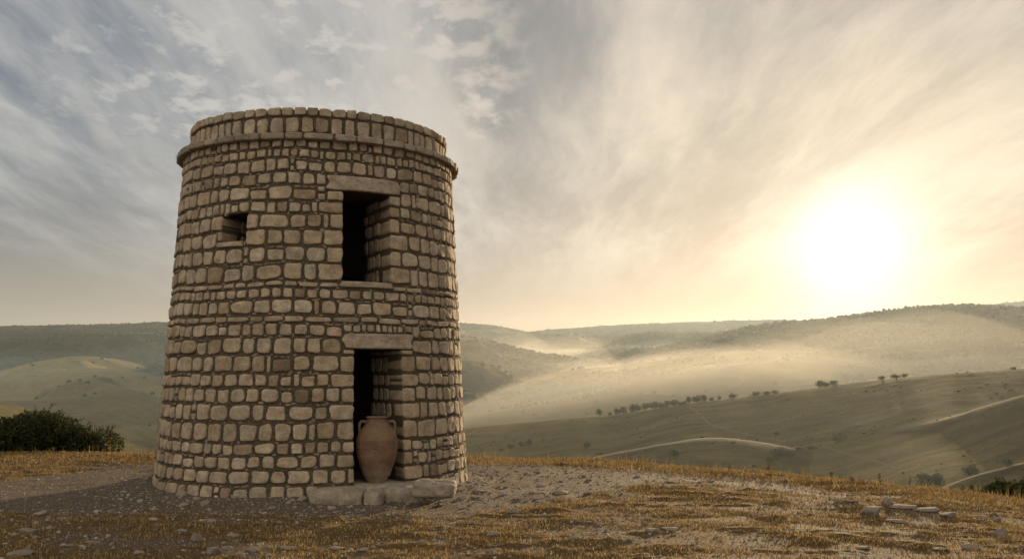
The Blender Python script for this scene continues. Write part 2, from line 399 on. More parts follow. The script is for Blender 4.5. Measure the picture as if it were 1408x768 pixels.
def poly_sd(x, y, P):
    """signed distance, positive inside"""
    d = np.full(x.shape, 1e9); ins = np.zeros(x.shape, bool); n = len(P)
    for i in range(n):
        a, b = P[i], P[(i + 1) % n]; ex, ey = b - a
        wx, wy = x - a[0], y - a[1]; t = np.clip((wx * ex + wy * ey) / (ex * ex + ey * ey), 0, 1)
        d = np.minimum(d, (wx - ex * t) ** 2 + (wy - ey * t) ** 2)
        c = ((a[1] > y) != (b[1] > y)) & (x < ex * (y - a[1]) / (ey if abs(ey) > 1e-9 else 1e-9) + a[0]); ins ^= c
    return np.where(ins, 1, -1) * np.sqrt(d)
def gravel_mask(x, y):
    sd = poly_sd(x, y, GP) + 0.45 * fbm(x / 1.1, y / 0.8, 4, 201)
    patch = 0.95 * sst(fbm(x / 0.9, y / 0.55, 4, 203) + 0.22 * sst(y, 12.5, 10) * sst(x, 3.0, -1.5), 0.16, 0.40)
    return np.clip(np.maximum(sst(sd, -0.35, 0.25), patch * 0.75), 0, 1)
TAZ = -math.radians(11.743); TC = np.array([16 * math.sin(TAZ), 16 * math.cos(TAZ)])
def ground_z(x, y, fine=True):
    x = np.asarray(x, float); y = np.asarray(y, float)
    z = ground_base(x, y) + 0.05 * fbm(x / 2.3, y / 2.3, 3, 211) * sst(np.hypot(x, y), 3, 9)
    if fine:
        g = gravel_mask(x, y)
        z = z + (0.018 - 0.010 * g) * fbm(x / 0.34, y / 0.34, 4, 221) + 0.007 * g * np.abs(fbm(x / 0.06, y / 0.06, 3, 231))
        tus = fbm(x / 0.55, y / 0.26, 3, 241)
        z = z + (1 - g) * 0.05 * np.clip(tus, 0, 1)
    td = np.hypot(x - TC[0], y - TC[1]) - 2.55
    z = z + 0.07 * sst(td, 0.55, 0.0)                                     # debris banked against the wall
    return z
def gz(x, y): return float(ground_z(np.array([x]), np.array([y]))[0])
def build_ground():
    a = np.concatenate([np.linspace(-180, -40, 70)[:-1], np.linspace(-40, 40, 900)[:-1], np.linspace(40, 180, 70)])
    a = np.radians(a[:-1]); na = len(a)
    r = np.concatenate([np.geomspace(0.5, 8, 40)[:-1], np.geomspace(8, 23, 470)[:-1], np.geomspace(23, 112, 60)])
    RR, AA = np.meshgrid(r, a, indexing="ij"); X, Y = RR * np.sin(AA), RR * np.cos(AA)
    Zz = ground_z(X, Y); Gm = gravel_mask(X, Y)
    V = np.concatenate([np.stack([X, Y, Zz], -1).reshape(-1, 3), [[0, 0, float(Zz[0].mean())]]])
    n = len(r) * na
    me = mesh_np("ground", V, grid_quads(len(r), na, True), [(n, j, (j + 1) % na) for j in range(na)])
    vcol(me, "gravel", np.append(Gm.ravel(), 0.0))
    def fn(g, b):
        p = pos(g); a_ = attr(g, "gravel"); gm = g.node("ShaderNodeSeparateColor", 0, None, Color=a_)
        v1 = g.n.new("ShaderNodeTexVoronoi"); g.put(v1.inputs["Vector"], p); v1.inputs["Scale"].default_value = 34
        v2 = g.n.new("ShaderNodeTexVoronoi"); g.put(v2.inputs["Vector"], p); v2.inputs["Scale"].default_value = 85
        bw = g.node("ShaderNodeRGBToBW", 0, None, Color=v1.outputs["Color"])
        n = g.noise(p, 3.0, 8, 0.65); n2 = g.noise(p, 26, 5, 0.6); n3 = g.noise(p, 0.8, 4, 0.6)
        peb = g.ramp(bw, [(0.1, (.055, .041, .030)), (0.5, (.105, .081, .061)), (0.9, (.20, .165, .13))])
        dust = g.mix(n, (.070, .052, .037), (.105, .079, .057))
        grav = g.mix(g.step(n2, 0.42, 0.6), dust, peb)
        soil = g.ramp(g.m("MULTIPLY_ADD", n2, 0.55, g.m("MULTIPLY", n, 0.45)), [(0.3, (.035, .022, .011)), (0.5, (.095, .057, .022)), (0.68, (.20, .115, .040))])
        soil = g.mix(g.step(n3, 0.4, 0.65, 0, 0.5), soil, (.085, .055, .028))
        g.put(b.inputs["Base Color"], g.mix(gm, soil, grav))
        hgt = g.m("ADD", g.m("MULTIPLY", v1.outputs["Distance"], -0.7), g.m("ADD", g.m("MULTIPLY", v2.outputs["Distance"], -0.35), g.m("MULTIPLY", n2, 1.0)))
        bump(g, b, hgt, 0.03, 0.8)
    o = link("ground", me, material("hilltop_ground", fn, 0.95, 0.1)); tag(o, "stony hilltop of gravel and short dry grass", "ground", kind="structure")
build_ground()

# ------------------------------------------------------------------ the tower
ZT = 5.215
def tower_R(z): return 2.508 + (2.217 - 2.508) * np.asarray(z, float) / ZT - 0.028 + 0.02 * np.clip(1 - np.asarray(z, float) / 0.5, 0, 1) ** 2
def tower_hit(px, py):
    az, s = ray(px, py); ux, uy = math.sin(az), math.cos(az)
    f = lambda t: math.hypot(ux * t - TC[0], uy * t - TC[1]) - float(tower_R(EYE + s * t))
    t = 11.0
    while f(t) > 0 and t < 16: t += 0.02
    lo, hi = t - 0.02, t
    for _ in range(25):
        m = (lo + hi) / 2
        if f(m) > 0: lo = m
        else: hi = m
    x, y, z = ux * hi, uy * hi, EYE + s * hi
    return math.atan2(x - TC[0], -(y - TC[1])), z
def TP(phi, z, h=0.0):
    R = tower_R(z) + h
    return np.stack([TC[0] + R * np.sin(phi), TC[1] - R * np.cos(phi), z + 0 * phi], -1)
ROWS_PX = [(189,204),(205.5,217.5),(219,236.5),(238,254),(255.5,275),(277,292),(293.5,313.5),(315,337),(339,360.5),(362,385.5),(387.5,394.5),(396.5,410),(412,432),(434.5,443),(445,462.5),(464.5,487),(489,512.5),(514.5,532.5),(534.5,554.5),(556.5,578.5),(580.5,606),(608,624),(626,644),(646,666),(668,690)]
ROWS = [(tower_hit(430, b)[1], tower_hit(430, a)[1]) for a, b in ROWS_PX]
def opening(xl, xr, yt, yb, ym):
    p0, p1 = tower_hit(xl, ym)[0], tower_hit(xr, ym)[0]
    return dict(p0=p0, p1=p1, z0=tower_hit((xl + xr) / 2, yb)[1], z1=tower_hit((xl + xr) / 2, yt)[1], pm=(p0 + p1) / 2)
WIN = opening(470.5, 536, 264, 387, 325)
DOOR = opening(485.5, 553.5, 480, 664, 570)
SLIT = opening(306, 340.5, 293.5, 331, 312)
def rect(xl, xr, yt, yb): 
    ym = (yt + yb) / 2; xm = (xl + xr) / 2
    return (tower_hit(xl, ym)[0], tower_hit(xr, ym)[0], tower_hit(xm, yb)[1], tower_hit(xm, yt)[1])
W_LINTEL = rect(449, 549, 243.5, 264.5); D_LINTEL = rect(471, 566, 458, 480); W_SILL = rect(466.5, 539, 387, 396); S_SILL = rect(300, 335, 331.5, 339.5)
DOOR["z1"] = D_LINTEL[2]; WIN["z1"] = W_LINTEL[2]; WIN["z0"] = W_SILL[3]; SLIT["z0"] = S_SILL[3]
THICK = 0.98

def stone(bag, mapf, u0, u1, v0, v1, out, deep, rng, n=None, warp=0.12, K=26, jag=1.0):
    """one rounded stone over the rectangle u0..u1, v0..v1; mapf(u, v, h) places it"""
    hw, hh = (u1 - u0) / 2, (v1 - v0) / 2; uc, vc = (u0 + u1) / 2, (v0 + v1) / 2
    n = n or rng.choice([3.6, 4.5, 6, 8, 10]); th = np.linspace(0, 2 * np.pi, K, endpoint=False) + np.pi / K
    c, s = np.cos(th), np.sin(th); rad = (np.abs(c) ** n + np.abs(s) ** n) ** (-1 / n)
    cx, cyy = c * rad, s * rad
    e = min(hw, hh)
    w = [(rng.uniform(0, warp), rng.uniform(0, warp)) for _ in range(4)]
    w = [(a * e / hw * 1.6, b * e / hh * 1.6) for a, b in w]
    wob = 1 + 0.035 * jag * np.sin(th * 3 + rng.uniform(0, 6)) + 0.025 * jag * np.sin(th * 5 + rng.uniform(0, 6)) - 0.02
    ta, tb = rng.uniform(-.2, .2) * min(1, jag), rng.uniform(-.2, .2) * min(1, jag); seed = rng.randrange(1 << 20)
    P = []
    edge = min(0.019, e * 0.42) * rng.uniform(.75, 1.1)
    # rounding of one width whatever the stone's size: inset from the rim, height
    rings = [(("s", .45), 1.0), (("s", .8), 1.0), (("d", 1.0), .985), (("d", .55), .90), (("d", .25), .70), (("d", .07), .42), (("d", 0.0), .1), (("d", 0.0), None)]
    for (kind, q), hf in rings:
        if kind == "s": su, sv = q * (1 - edge / hw), q * (1 - edge / hh)
        else: su, sv = 1 - q * edge / hw, 1 - q * edge / hh
        x = cx * su * wob; y = cyy * sv * wob
        fx, fy = (x + 1) / 2, (y + 1) / 2
        dx = (w[0][0] * (1 - fx) * (1 - fy) - w[1][0] * fx * (1 - fy) - w[2][0] * fx * fy + w[3][0] * (1 - fx) * fy)
        dy = (w[0][1] * (1 - fx) * (1 - fy) + w[1][1] * fx * (1 - fy) - w[2][1] * fx * fy - w[3][1] * (1 - fx) * fy)
        X, Y = uc + (x + dx) * hw, vc + (y + dy) * hh
        if hf is None: h = np.full(K, -deep)
        else: h = out * hf * (1 + ta * x + tb * y) + 0.014 * jag * fbm(X * 9 + seed % 97, Y * 9, 3, seed % 1000) * (0.4 + 0.6 * hf)
        P.append(mapf(X, Y, h))
    V = np.concatenate([P[0].mean(0, keepdims=True)] + P)
    R = len(rings); q = grid_quads(R, K, True) + 1
    bag.add(V, q[:, ::-1], [(0, 1 + j, 1 + (j + 1) % K) for j in range(K)])
RM = 2.36
def wall_map(u, v, h):
    phi = u / RM
    z = v + 0.036 * fbm(u / 0.75, v / 0.8, 3, 301)
    return TP(phi, z, h)
def frame(op):
    n = np.array([math.sin(op["pm"]), -math.cos(op["pm"]), 0]); t = np.array([math.cos(op["pm"]), math.sin(op["pm"]), 0])
    return n, t
def jamb_map(op):
    n, t = frame(op)
    def f(u, v, h):
        phi = u / RM
        z = v + 0.022 * fbm(u / 0.8, v / 0.9, 2, 301) * 0.4
        return TP(phi, z, np.maximum(h, 0)) + np.minimum(h, 0)[:, None] * n[None, :]
    return f
EXCL = [("win", WIN["p0"], WIN["p1"], WIN["z0"], WIN["z1"]), ("door", DOOR["p0"], DOOR["p1"], -1.0, DOOR["z1"]), ("slit", SLIT["p0"], SLIT["p1"], SLIT["z0"], SLIT["z1"]),
        ("lin", *W_LINTEL), ("lin", *D_LINTEL), ("lin", *W_SILL), ("lin", *S_SILL)]
OPS = {"win": WIN, "door": DOOR, "slit": SLIT}

def split_widths(length, h, rng):
    out = []; left = length
    while left > 1e-6:
        k = rng.random()
        if h < 0.10: w = rng.uniform(.16, .42)
        elif k < 0.09: w = rng.uniform(.07, .11)
        elif k < 0.42: w = h * rng.uniform(.85, 1.1)
        elif k < 0.90: w = h * rng.uniform(1.1, 1.42)
        else: w = h * rng.uniform(1.5, 1.9)
        w = max(w, .065)
        if left - w < .12:
            w = left if left < .48 or len(out) == 0 else left / 2
        out.append(w); left -= w
    return out
def build_tower():
    rng = random.Random(11)
    root = empty("stone_tower", (TC[0], TC[1], 0), "round tapering watchtower of rough tan stone with a dark doorway and window, on the hilltop", "tower")
    bpy.context.view_layer.update()
    def part(name, me, mat, parent=root):
        o = link(name, me, mat); o.parent = parent
        if parent is root: o.matrix_parent_inverse = root.matrix_world.inverted()
        return o
    wall, chink = Bag(), Bag(); jb = {(k, s): Bag() for k in ("win", "door", "slit") for s in (0, 1)}
    GAP = 0.020
    def chinks(u, z0, z1):
        k = rng.random()
        if k < 0.55:
            for zz in ((z0, z1) if rng.random() < .4 else (rng.choice((z0, z1)),)):
                w, h = rng.uniform(.018, .045), rng.uniform(.014, .03)
                du, dv = rng.uniform(-.03, .03), rng.uniform(-.012, .012)
                stone(chink, wall_map, u - w + du, u + w + du, zz - h + dv, zz + h + dv, rng.uniform(.008, .016), .05, rng, 2.6, .2, 12)
    for ri, (za, zb) in enumerate(ROWS):
        # cut the course where openings and slabs stand
        cuts = sorted({-math.pi, math.pi, *[p for e in EXCL for p in e[1:3] if e[3] < zb - .012 and e[4] > za + .012]})
        off = rng.uniform(0, .3)
        for a, b in zip(cuts[:-1], cuts[1:]):
            if b - a < 0.004: continue
            m = (a + b) / 2; z0, z1 = za, zb; skip = False
            for e in EXCL:
                if e[1] < m < e[2] and e[3] < zb - .012 and e[4] > za + .012:
                    if e[3] <= za + .03 and e[4] >= zb - .03: skip = True; break
                    if zb - e[4] > e[3] - za: z0 = max(z0, e[4] + GAP * .7)
                    else: z1 = min(z1, e[3] - GAP * .7)
            if skip or z1 - z0 < 0.035: continue
            lj = rj = None
            for e in EXCL[:3]:
                if abs(e[1] - b) < 1e-6 and e[3] < (z0 + z1) / 2 < e[4]: rj = e[0]
                if abs(e[2] - a) < 1e-6 and e[3] < (z0 + z1) / 2 < e[4]: lj = e[0]
            L = (b - a) * RM; ws = split_widths(L, z1 - z0, rng)
            if (lj or rj) and len(ws) > 1:             # quoins at an opening alternate long and short
                if rj: ws = sorted(ws, key=lambda q: rng.random()); 
                tgt = (.34 if ri % 2 else .22) + rng.uniform(-.04, .04)
                i = 0 if lj else len(ws) - 1; j = 1 if lj else len(ws) - 2
                d = tgt - ws[i]
                if ws[j] - d > .07: ws[i] += d; ws[j] -= d
            u = a * RM
            for i, w in enumerate(ws):
                ul, ur = u + GAP / 2, u + w - GAP / 2
                u += w
                first, last = i == 0, i == len(ws) - 1
                g = rng.uniform(-.006, .010)
                zl, zh = z0 - .004 + rng.uniform(0, .010), z1 + .004 - rng.uniform(0, .010)
                op = (lj if first and lj else None) or (rj if last and rj else None)
                if op:
                    if first and lj: ul = u - w - .012
                    if last and rj: ur = u + .012
                    stone(jb[(op, 0 if (last and rj) else 1)], jamb_map(OPS[op]), ul, ur, zl, zh, .030 + g, rng.uniform(.26, .46), rng, rng.choice([7, 9, 12]), .05)
                    continue
                h = zh - zl
                if w < .15 and h > .16 and rng.random() < .35:
                    c = zl + h * rng.uniform(.4, .6)
                    stone(wall, wall_map, ul, ur, zl, c - .012, .028 + g, .07, rng); stone(wall, wall_map, ul, ur, c + .012, zh, .028 + g, .07, rng)
                else:
                    if rng.random() < .11 and h > .15:     # a low stone with chips packed over it
                        cut = rng.uniform(.03, .05); zh2 = zh - cut
                        k = max(2, int((ur - ul) / .09))
                        for q in range(k):
                            x0 = ul + (ur - ul) * q / k
                            stone(chink, wall_map, x0 + .006, x0 + (ur - ul) / k - .006, zh2 + .008, zh + .006, .014, .05, rng, 3, .2, 12)
                        zh = zh2
                    stone(wall, wall_map, ul, ur, zl, zh, .028 + g, .07, rng)
                chinks(u, z0, z1)
    # foot stones half sunk in the ground
    # parapet, coping and cornice
    par, cop, cor = Bag(), Bag(), Bag()
    def ring_map(R, lean=0.0):
        def f(u, v, h):
            phi = u / RM; r = R + h
            return np.stack([TC[0] + r * np.sin(phi), TC[1] - r * np.cos(phi), v + 0.010 * fbm(u / 0.7, v * 0 + 3, 2, 303)], -1)
        return f
    ZC0, ZC1, ZP1, ZTOP = 5.185, 5.315, 5.585, 5.735
    u = -math.pi * RM
    while u < math.pi * RM - .05:
        w = rng.choice([.15, .18, .22, .25, .28, .31]) * rng.uniform(.9, 1.1); w = min(w, math.pi * RM - u)
        stone(par, ring_map(2.085), u + .013, u + w - .013, ZC1 + .012, ZP1 - .004, .03 + rng.uniform(-.006, .008), .10, rng); u += w
    u = -math.pi * RM
    while u < math.pi * RM - .05:
        w = rng.uniform(.17, .28); w = min(w, math.pi * RM - u)
        stone(cop, ring_map(2.085), u + .002, u + w - .002, ZP1 + .008, ZTOP + rng.uniform(-.005, .004), .038 + rng.uniform(-.01, .012), .34, rng, rng.choice([5, 7]), .10); u += w
    u = -math.pi * RM
    while u < math.pi * RM - .05:
        w = rng.uniform(.26, .48); w = min(w, math.pi * RM - u); dz = rng.uniform(-.005, .005)
        stone(cor, ring_map(2.20), u + .001, u + w - .001, ZC0 + .004 + dz, ZC1 - .006 + dz, .124 + rng.uniform(-.010, .008), .25, rng, rng.choice([6, 8]), .05, 44, .4); u += w
    # mortar core with real openings, rooms and roof
    core = Bag()
    def lines(lo, hi, step, extra):
        s = np.linspace(lo, hi, int(round((hi - lo) / step)) + 1); s = [q for q in s if all(abs(q - e) > step * .3 for e in extra)]
        return np.array(sorted(s + list(extra)))
    ops = list(OPS.values())
    def shell(Rf, holes, z_lo, z_hi, flip, rough):
        ph = lines(-math.pi, math.pi, math.radians(1.5), [q for h in holes for q in h[:2]]); zs = lines(z_lo, z_hi, .06, [q for h in holes for q in h[2:] if z_lo < q < z_hi])
        PH, ZZ = np.meshgrid(ph, zs, indexing="xy")
        R = Rf(ZZ) + rough * fbm(PH * RM / .05, ZZ / .05, 3, 307)
        V = np.stack([TC[0] + R * np.sin(PH), TC[1] - R * np.cos(PH), ZZ], -1).reshape(-1, 3)
        q = grid_quads(len(zs), len(ph)); keep = np.ones((len(zs) - 1, len(ph) - 1), bool)
        pc, zc = (ph[:-1] + ph[1:]) / 2, (zs[:-1] + zs[1:]) / 2
        for h in holes: keep &= ~(((pc > h[0]) & (pc < h[1]))[None, :] & ((zc > h[2]) & (zc < h[3]))[:, None])
        q = q[keep.ravel()]; core.add(V, q if not flip else q[:, ::-1])
    inner = lambda z: tower_R(z) - THICK
    ho, hi_ = [], []
    for o in ops:
        z0 = o["z0"]
        ho.append((o["p0"], o["p1"], z0, o["z1"]))
        R = float(tower_R((z0 + o["z1"]) / 2)); dlt = math.asin(min(.98, R * math.sin((o["p1"] - o["p0"]) / 2) / (R - THICK)))
        hi_.append((o["pm"] - dlt, o["pm"] + dlt, z0, o["z1"]))
    shell(tower_R, ho, -0.25, ZT + .02, False, .012); shell(inner, hi_, -0.25, ZT, True, .02)
    # reveals
    for (a, b, z0, z1), (c, d, _, _) in zip(ho, hi_):
        f = np.linspace(0, 1, 9)[:, None]; zz = np.linspace(z0, z1, 16)[None, :]
        for pe, qe in ((a, c), (b, d)):
            Po = TP(np.full(16, pe), zz[0]); Pi = np.stack([TC[0] + inner(zz[0]) * math.sin(qe), TC[1] - inner(zz[0]) * math.cos(qe), zz[0]], -1)
            core.add((Po[None] * (1 - f[:, :, None]) + Pi[None] * f[:, :, None]).reshape(-1, 3), grid_quads(9, 16))
        for zq in (z0, z1):
            s = np.linspace(0, 1, 12); Po = TP(a + (b - a) * s, np.full(12, zq)); q = c + (d - c) * s
            Pi = np.stack([TC[0] + float(inner(zq)) * np.sin(q), TC[1] - float(inner(zq)) * np.cos(q), np.full(12, zq)], -1)
            core.add((Po[None] * (1 - f[:, :, None]) + Pi[None] * f[:, :, None]).reshape(-1, 3), grid_quads(9, 12))
    def annulus(R0, R1, z0, z1):
        ph = np.linspace(-math.pi, math.pi, 121)[:-1]
        V = np.concatenate([np.stack([TC[0] + R * np.sin(ph), TC[1] - R * np.cos(ph), np.full(120, z)], -1) for R, z in ((R1, z0), (R1, z1), (R0, z1), (R0, z0))])
        return V, np.concatenate([grid_quads(4, 120, True), [(360 + j, 360 + (j + 1) % 120, (j + 1) % 120, j) for j in range(120)]])
    core.add(*annulus(1.2, float(tower_R(ZT)) - .02, ZT - .12, ZT + .035))
    core.add(*annulus(1.76, 2.088, ZT, ZTOP - .045))
    part("mortar", core.mesh("mortar"), M_MORTAR)
    fl = Bag(); fl.add(*annulus(0.01, 1.62, -.1, DOOR["z0"] - .02)); part("lower_floor", fl.mesh("lower_floor", False), M_MORTAR)
    fl = Bag(); fl.add(*annulus(0.01, 1.5, WIN["z0"] - .25, WIN["z0"] - .02)); part("upper_floor", fl.mesh("upper_floor", False), M_MORTAR)
    rf = Bag(); rf.add(*annulus(0.01, 1.80, ZT - .3, ZT + .015)); part("roof_deck", rf.mesh("roof_deck", False), M_MORTAR)
    w = part("wall", wall.mesh("wall"), M_STONE); part("packing_stones", chink.mesh("packing_stones"), M_CHINK)
    part("parapet", par.mesh("parapet"), M_STONE); part("coping", cop.mesh("coping"), M_STONE); part("cornice", cor.mesh("cornice"), M_CORNICE)
    # reveal stones deeper in the openings
    for key, o in OPS.items():
        n, t = frame(o)
        for side in (0, 1):
            pe = o["p1"] if side else o["p0"]; sg = -1 if side else 1
            R_mid = float(tower_R((o["z0"] + o["z1"]) / 2)); depth = THICK * (.98 if key != 'slit' else .6)
            def f(u, v, h, pe=pe, sg=sg): return TP(np.full(u.shape, pe), v) - u[:, None] * n[None, :] + (h * sg)[:, None] * t[None, :]
            for (za, zb) in ROWS:
                if za > o["z1"] - .05 or zb < o["z0"] + .05: continue
                z0, z1 = max(za, o["z0"] + .01), min(zb, o["z1"] - .01)
                if z1 - z0 < .06: continue
                u = rng.uniform(.36, .48)
                while u < depth:
                    wd = rng.uniform(.16, .32); 
                    stone(jb[(key, side)], f, u, min(u + wd - .03, depth + .1), z0 + .006, z1 - .006, .012 + rng.uniform(0, .012), .06, rng, 5, .1, 18); u += wd
    names = {"win": "window", "door": "doorway", "slit": "loophole"}
    for key, nm in names.items():
        o = part(nm, None, None)
        for sd in (0, 1):
            s = link('jamb', jb[(key, sd)].mesh('jamb'), M_STONE); s.parent = o
        def slab(pn, rc, out, deep, mat):
            b = Bag(); stone(b, jamb_map(OPS[key]), rc[0] * RM, rc[1] * RM, rc[2], rc[3], out, deep, rng, 16, .03, 64, .8)
            s = link(pn, b.mesh(pn), mat); s.parent = o; return s
        if key == "win": slab("lintel", W_LINTEL, .046, .5, M_LINTEL); slab("sill", W_SILL, .05, .5, M_LINTEL)
        if key == "door": slab("lintel", D_LINTEL, .046, .5, M_LINTEL)
        if key == "slit": slab("sill", S_SILL, .045, .3, M_LINTEL)
def stone_mat(name, cols, var=1.0):
    def fn(g, b):
        p = pos(g); ri = g.node("ShaderNodeNewGeometry", 8)
        c = g.ramp(ri, cols)
        ro = g.v("ADD", p, g.v("SCALE", (31.0, 17.0, 23.0), None)); ro.node.inputs[1].links[0].from_node.inputs[3].default_value = 1
        g.put(ro.node.inputs[1].links[0].from_node.inputs[3], ri)
        n1 = g.noise(ro, 7, 6, 0.65); n2 = g.noise(ro, 45, 6, 0.7); n3 = g.noise(ro, 160, 3, 0.6)
        f = g.m("MULTIPLY", g.step(n1, 0.28, 0.72, 0.70, 1.25), g.step(n2, 0.3, 0.7, 0.78, 1.18))
        f = g.m("MULTIPLY", f, g.step(n3, 0.3, 0.7, 0.82, 1.15))
        c = g.mix(1.0, c, g.comb(f, f, f), "MULTIPLY")
        c = g.mix(g.step(g.noise(ro, 3.2, 5, 0.7), 0.56, 0.74, 0, 0.45 * var), c, (.17, .105, .055))     # rusty patches
        c = g.mix(g.step(g.noise(p, 1.1, 6, 0.7), 0.52, 0.75, 0, 0.4 * var), c, (.16, .15, .125))         # grey weathering
        g.put(b.inputs["Base Color"], c)
        bump(g, b, g.m("ADD", g.m("MULTIPLY", n2, 1.0), g.m("ADD", g.m("MULTIPLY", n3, 0.45), g.m("MULTIPLY", n1, 0.8))), 0.018, 0.9)
    return material(name, fn, 0.92, 0.15)
M_STONE = stone_mat("tan_fieldstone", [(0.0, (.235, .172, .108)), (0.22, (.325, .245, .160)), (0.5, (.37, .286, .192)), (0.8, (.30, .243, .173)), (0.93, (.41, .33, .232)), (1.0, (.155, .108, .068))])
M_CHINK = stone_mat("packing_stone", [(0.0, (.15, .115, .08)), (1.0, (.23, .185, .135))])
M_CORNICE = stone_mat("weathered_ledge", [(0.0, (.22, .178, .13)), (1.0, (.31, .255, .19))])
M_LINTEL = stone_mat("dressed_lintel", [(0.0, (.31, .245, .175)), (1.0, (.33, .26, .185))], 0.5)
def _mortar(g, b):
    p = pos(g); n = g.noise(p, 9, 6, 0.7); n2 = g.noise(p, 60, 5, 0.7)
    v = g.n.new("ShaderNodeTexVoronoi"); g.put(v.inputs["Vector"], p); v.inputs["Scale"].default_value = 48
    g.put(b.inputs["Base Color"], g.mix(g.step(n2, 0.35, 0.68), (.06, .046, .03), (.15, .118, .08)))
    bump(g, b, g.m("ADD", n2, g.m("MULTIPLY", v.outputs["Distance"], -0.8)), 0.025, 1.0)
M_MORTAR = material("earthy_mortar", _mortar, 1.0, 0.05)
build_tower()
# ------------------------------------------------------------------ jar, steps, rocks
def _clay(g, b):
    o = obj_co(g); z = g.n.new("ShaderNodeSeparateXYZ"); g.put(z.inputs[0], o)
    n = g.noise(o, 5, 6, 0.65); n2 = g.noise(o, 40, 5, 0.65)
    band = g.noise(g.v("MULTIPLY", o, (0.4, 0.4, 16.0)), 2.2, 3, 0.5)
    c = g.ramp(g.m("MULTIPLY_ADD", n, 0.8, g.m("MULTIPLY", band, 0.2)), [(0.3, (.085, .048, .028)), (0.5, (.155, .090, .051)), (0.7, (.21, .135, .083))])
    c = g.mix(g.step(g.noise(o, 2.3, 6, 0.7), 0.5, 0.7, 0, 0.5), c, (.24, .185, .13))
    c = g.mix(g.m("MULTIPLY", g.step(z.outputs[2], 0.30, 0.02), g.step(n, 0.3, 0.6, 0.3, 0.8)), c, (.20, .165, .125))     # dusty foot
    c = g.mix(g.step(g.noise(o, 11, 4, 0.7), 0.66, 0.74, 0, 0.7), c, (.09, .05, .03))                                       # soot spots
    g.put(b.inputs["Base Color"], c)
    bump(g, b, g.m("ADD", g.m("MULTIPLY", band, 0.4), g.m("ADD", g.m("MULTIPLY", n, 0.8), g.m("MULTIPLY", n2, 1.2))), 0.02, 1.0)
M_CLAY = material("terracotta", _clay, 0.82, 0.25)
def tube(pts, rad, K=12):
    pts = np.asarray(pts, float); n = len(pts); rad = np.broadcast_to(np.asarray(rad, float), (n,))
    t = np.gradient(pts, axis=0); t /= np.linalg.norm(t, axis=1)[:, None]
    ref = np.array([0, 1.0, 0]) if abs(t[0][1]) < .8 else np.array([1.0, 0, 0])
    a = np.cross(t, ref); a /= np.linalg.norm(a, axis=1)[:, None]; b_ = np.cross(t, a)
    th = np.linspace(0, 2 * np.pi, K, endpoint=False)
    V = (pts[:, None] + rad[:, None, None] * (np.cos(th)[None, :, None] * a[:, None] + np.sin(th)[None, :, None] * b_[:, None])).reshape(-1, 3)
    V = np.concatenate([V, pts[:1], pts[-1:]]); m = n * K
    T = [(m, (j + 1) % K, j) for j in range(K)] + [(m + 1, (n - 1) * K + j, (n - 1) * K + (j + 1) % K) for j in range(K)]
    return V, grid_quads(n, K, True), T
def spline(P, n):
    P = np.asarray(P, float); t = np.linspace(0, len(P) - 1, n); Q = np.concatenate([[2 * P[0] - P[1]], P, [2 * P[-1] - P[-2]]])
    i = np.minimum(t.astype(int), len(P) - 2); f = (t - i)[:, None]; a, b, c, d = Q[i], Q[i + 1], Q[i + 2], Q[i + 3]
    return 0.5 * (2 * b + (c - a) * f + (2 * a - 5 * b + 4 * c - d) * f ** 2 + (3 * b - a - 3 * c + d) * f ** 3)
n_, t_ = frame(DOOR)
STEP_Z = DOOR["z0"]
def at_plane(px, py, z):
    az, s = ray(px, py); r = (z - EYE) / s; return r * math.sin(az), r * math.cos(az)
def build_jar():
    x, y = at_plane(517.5, 662, STEP_Z + .006)
    root = empty("amphora", (x, y, STEP_Z), "tall terracotta jar with two loop handles standing in the tower doorway", "jar", rz=0.05)
    d = math.hypot(x, y) ; S = (663 - 572.5) / F_PX * d / 0.945 * .965
    pr = [(0.0, 0.0), (.125, 0.0), (.143, .012), (.165, .06), (.200, .115), (.246, .24), (.282, .345), (.297, .43), (.307, .55), (.303, .62), (.284, .68), (.250, .74), (.212, .79), (.178, .835), (.158, .87), (.151, .90), (.154, .915), (.166, .928), (.169, .94), (.160, .947), (.146, .943), (.138, .92), (.138, .88), (.17, .80), (.24, .70)]
    pr = spline(np.array([(a * .985, h, 0) for a, h in pr[1:]]), 110)[:, :2] * S; K = 72
    th = np.linspace(0, 2 * np.pi, K, endpoint=False)
    wob = 1 + 0.006 * np.sin(2 * th + 1)[None, :] + 0.004 * np.sin(pr[:, 1:2] * 55)
    V = np.stack([pr[:, :1] * np.cos(th)[None] * wob, pr[:, :1] * np.sin(th)[None] * wob, np.repeat(pr[:, 1:2], K, 1)], -1).reshape(-1, 3)
    V = np.concatenate([V, [[0, 0, 0]]]); n = len(pr) * K
    link("body", mesh_np("body", V, grid_quads(len(pr), K, True), [(n, (j + 1) % K, j) for j in range(K)]), M_CLAY, root)
    az = math.atan2(x, y)
    for s in (-1, 1):
        c = np.array([(.150, .868), (.195, .872), (.232, .868), (.253, .835), (.256, .79), (.250, .74), (.243, .70)]) * S
        p3 = np.array([(s * a * math.cos(az), -s * a * math.sin(az), h) for a, h in c])
        r = np.interp(np.linspace(0, 1, 40), [0, .2, .8, 1], [.030, .023, .022, .032]) * S
        link("handle", mesh_np("handle", *tube(spline(p3, 40), r)), M_CLAY, root)
build_jar()

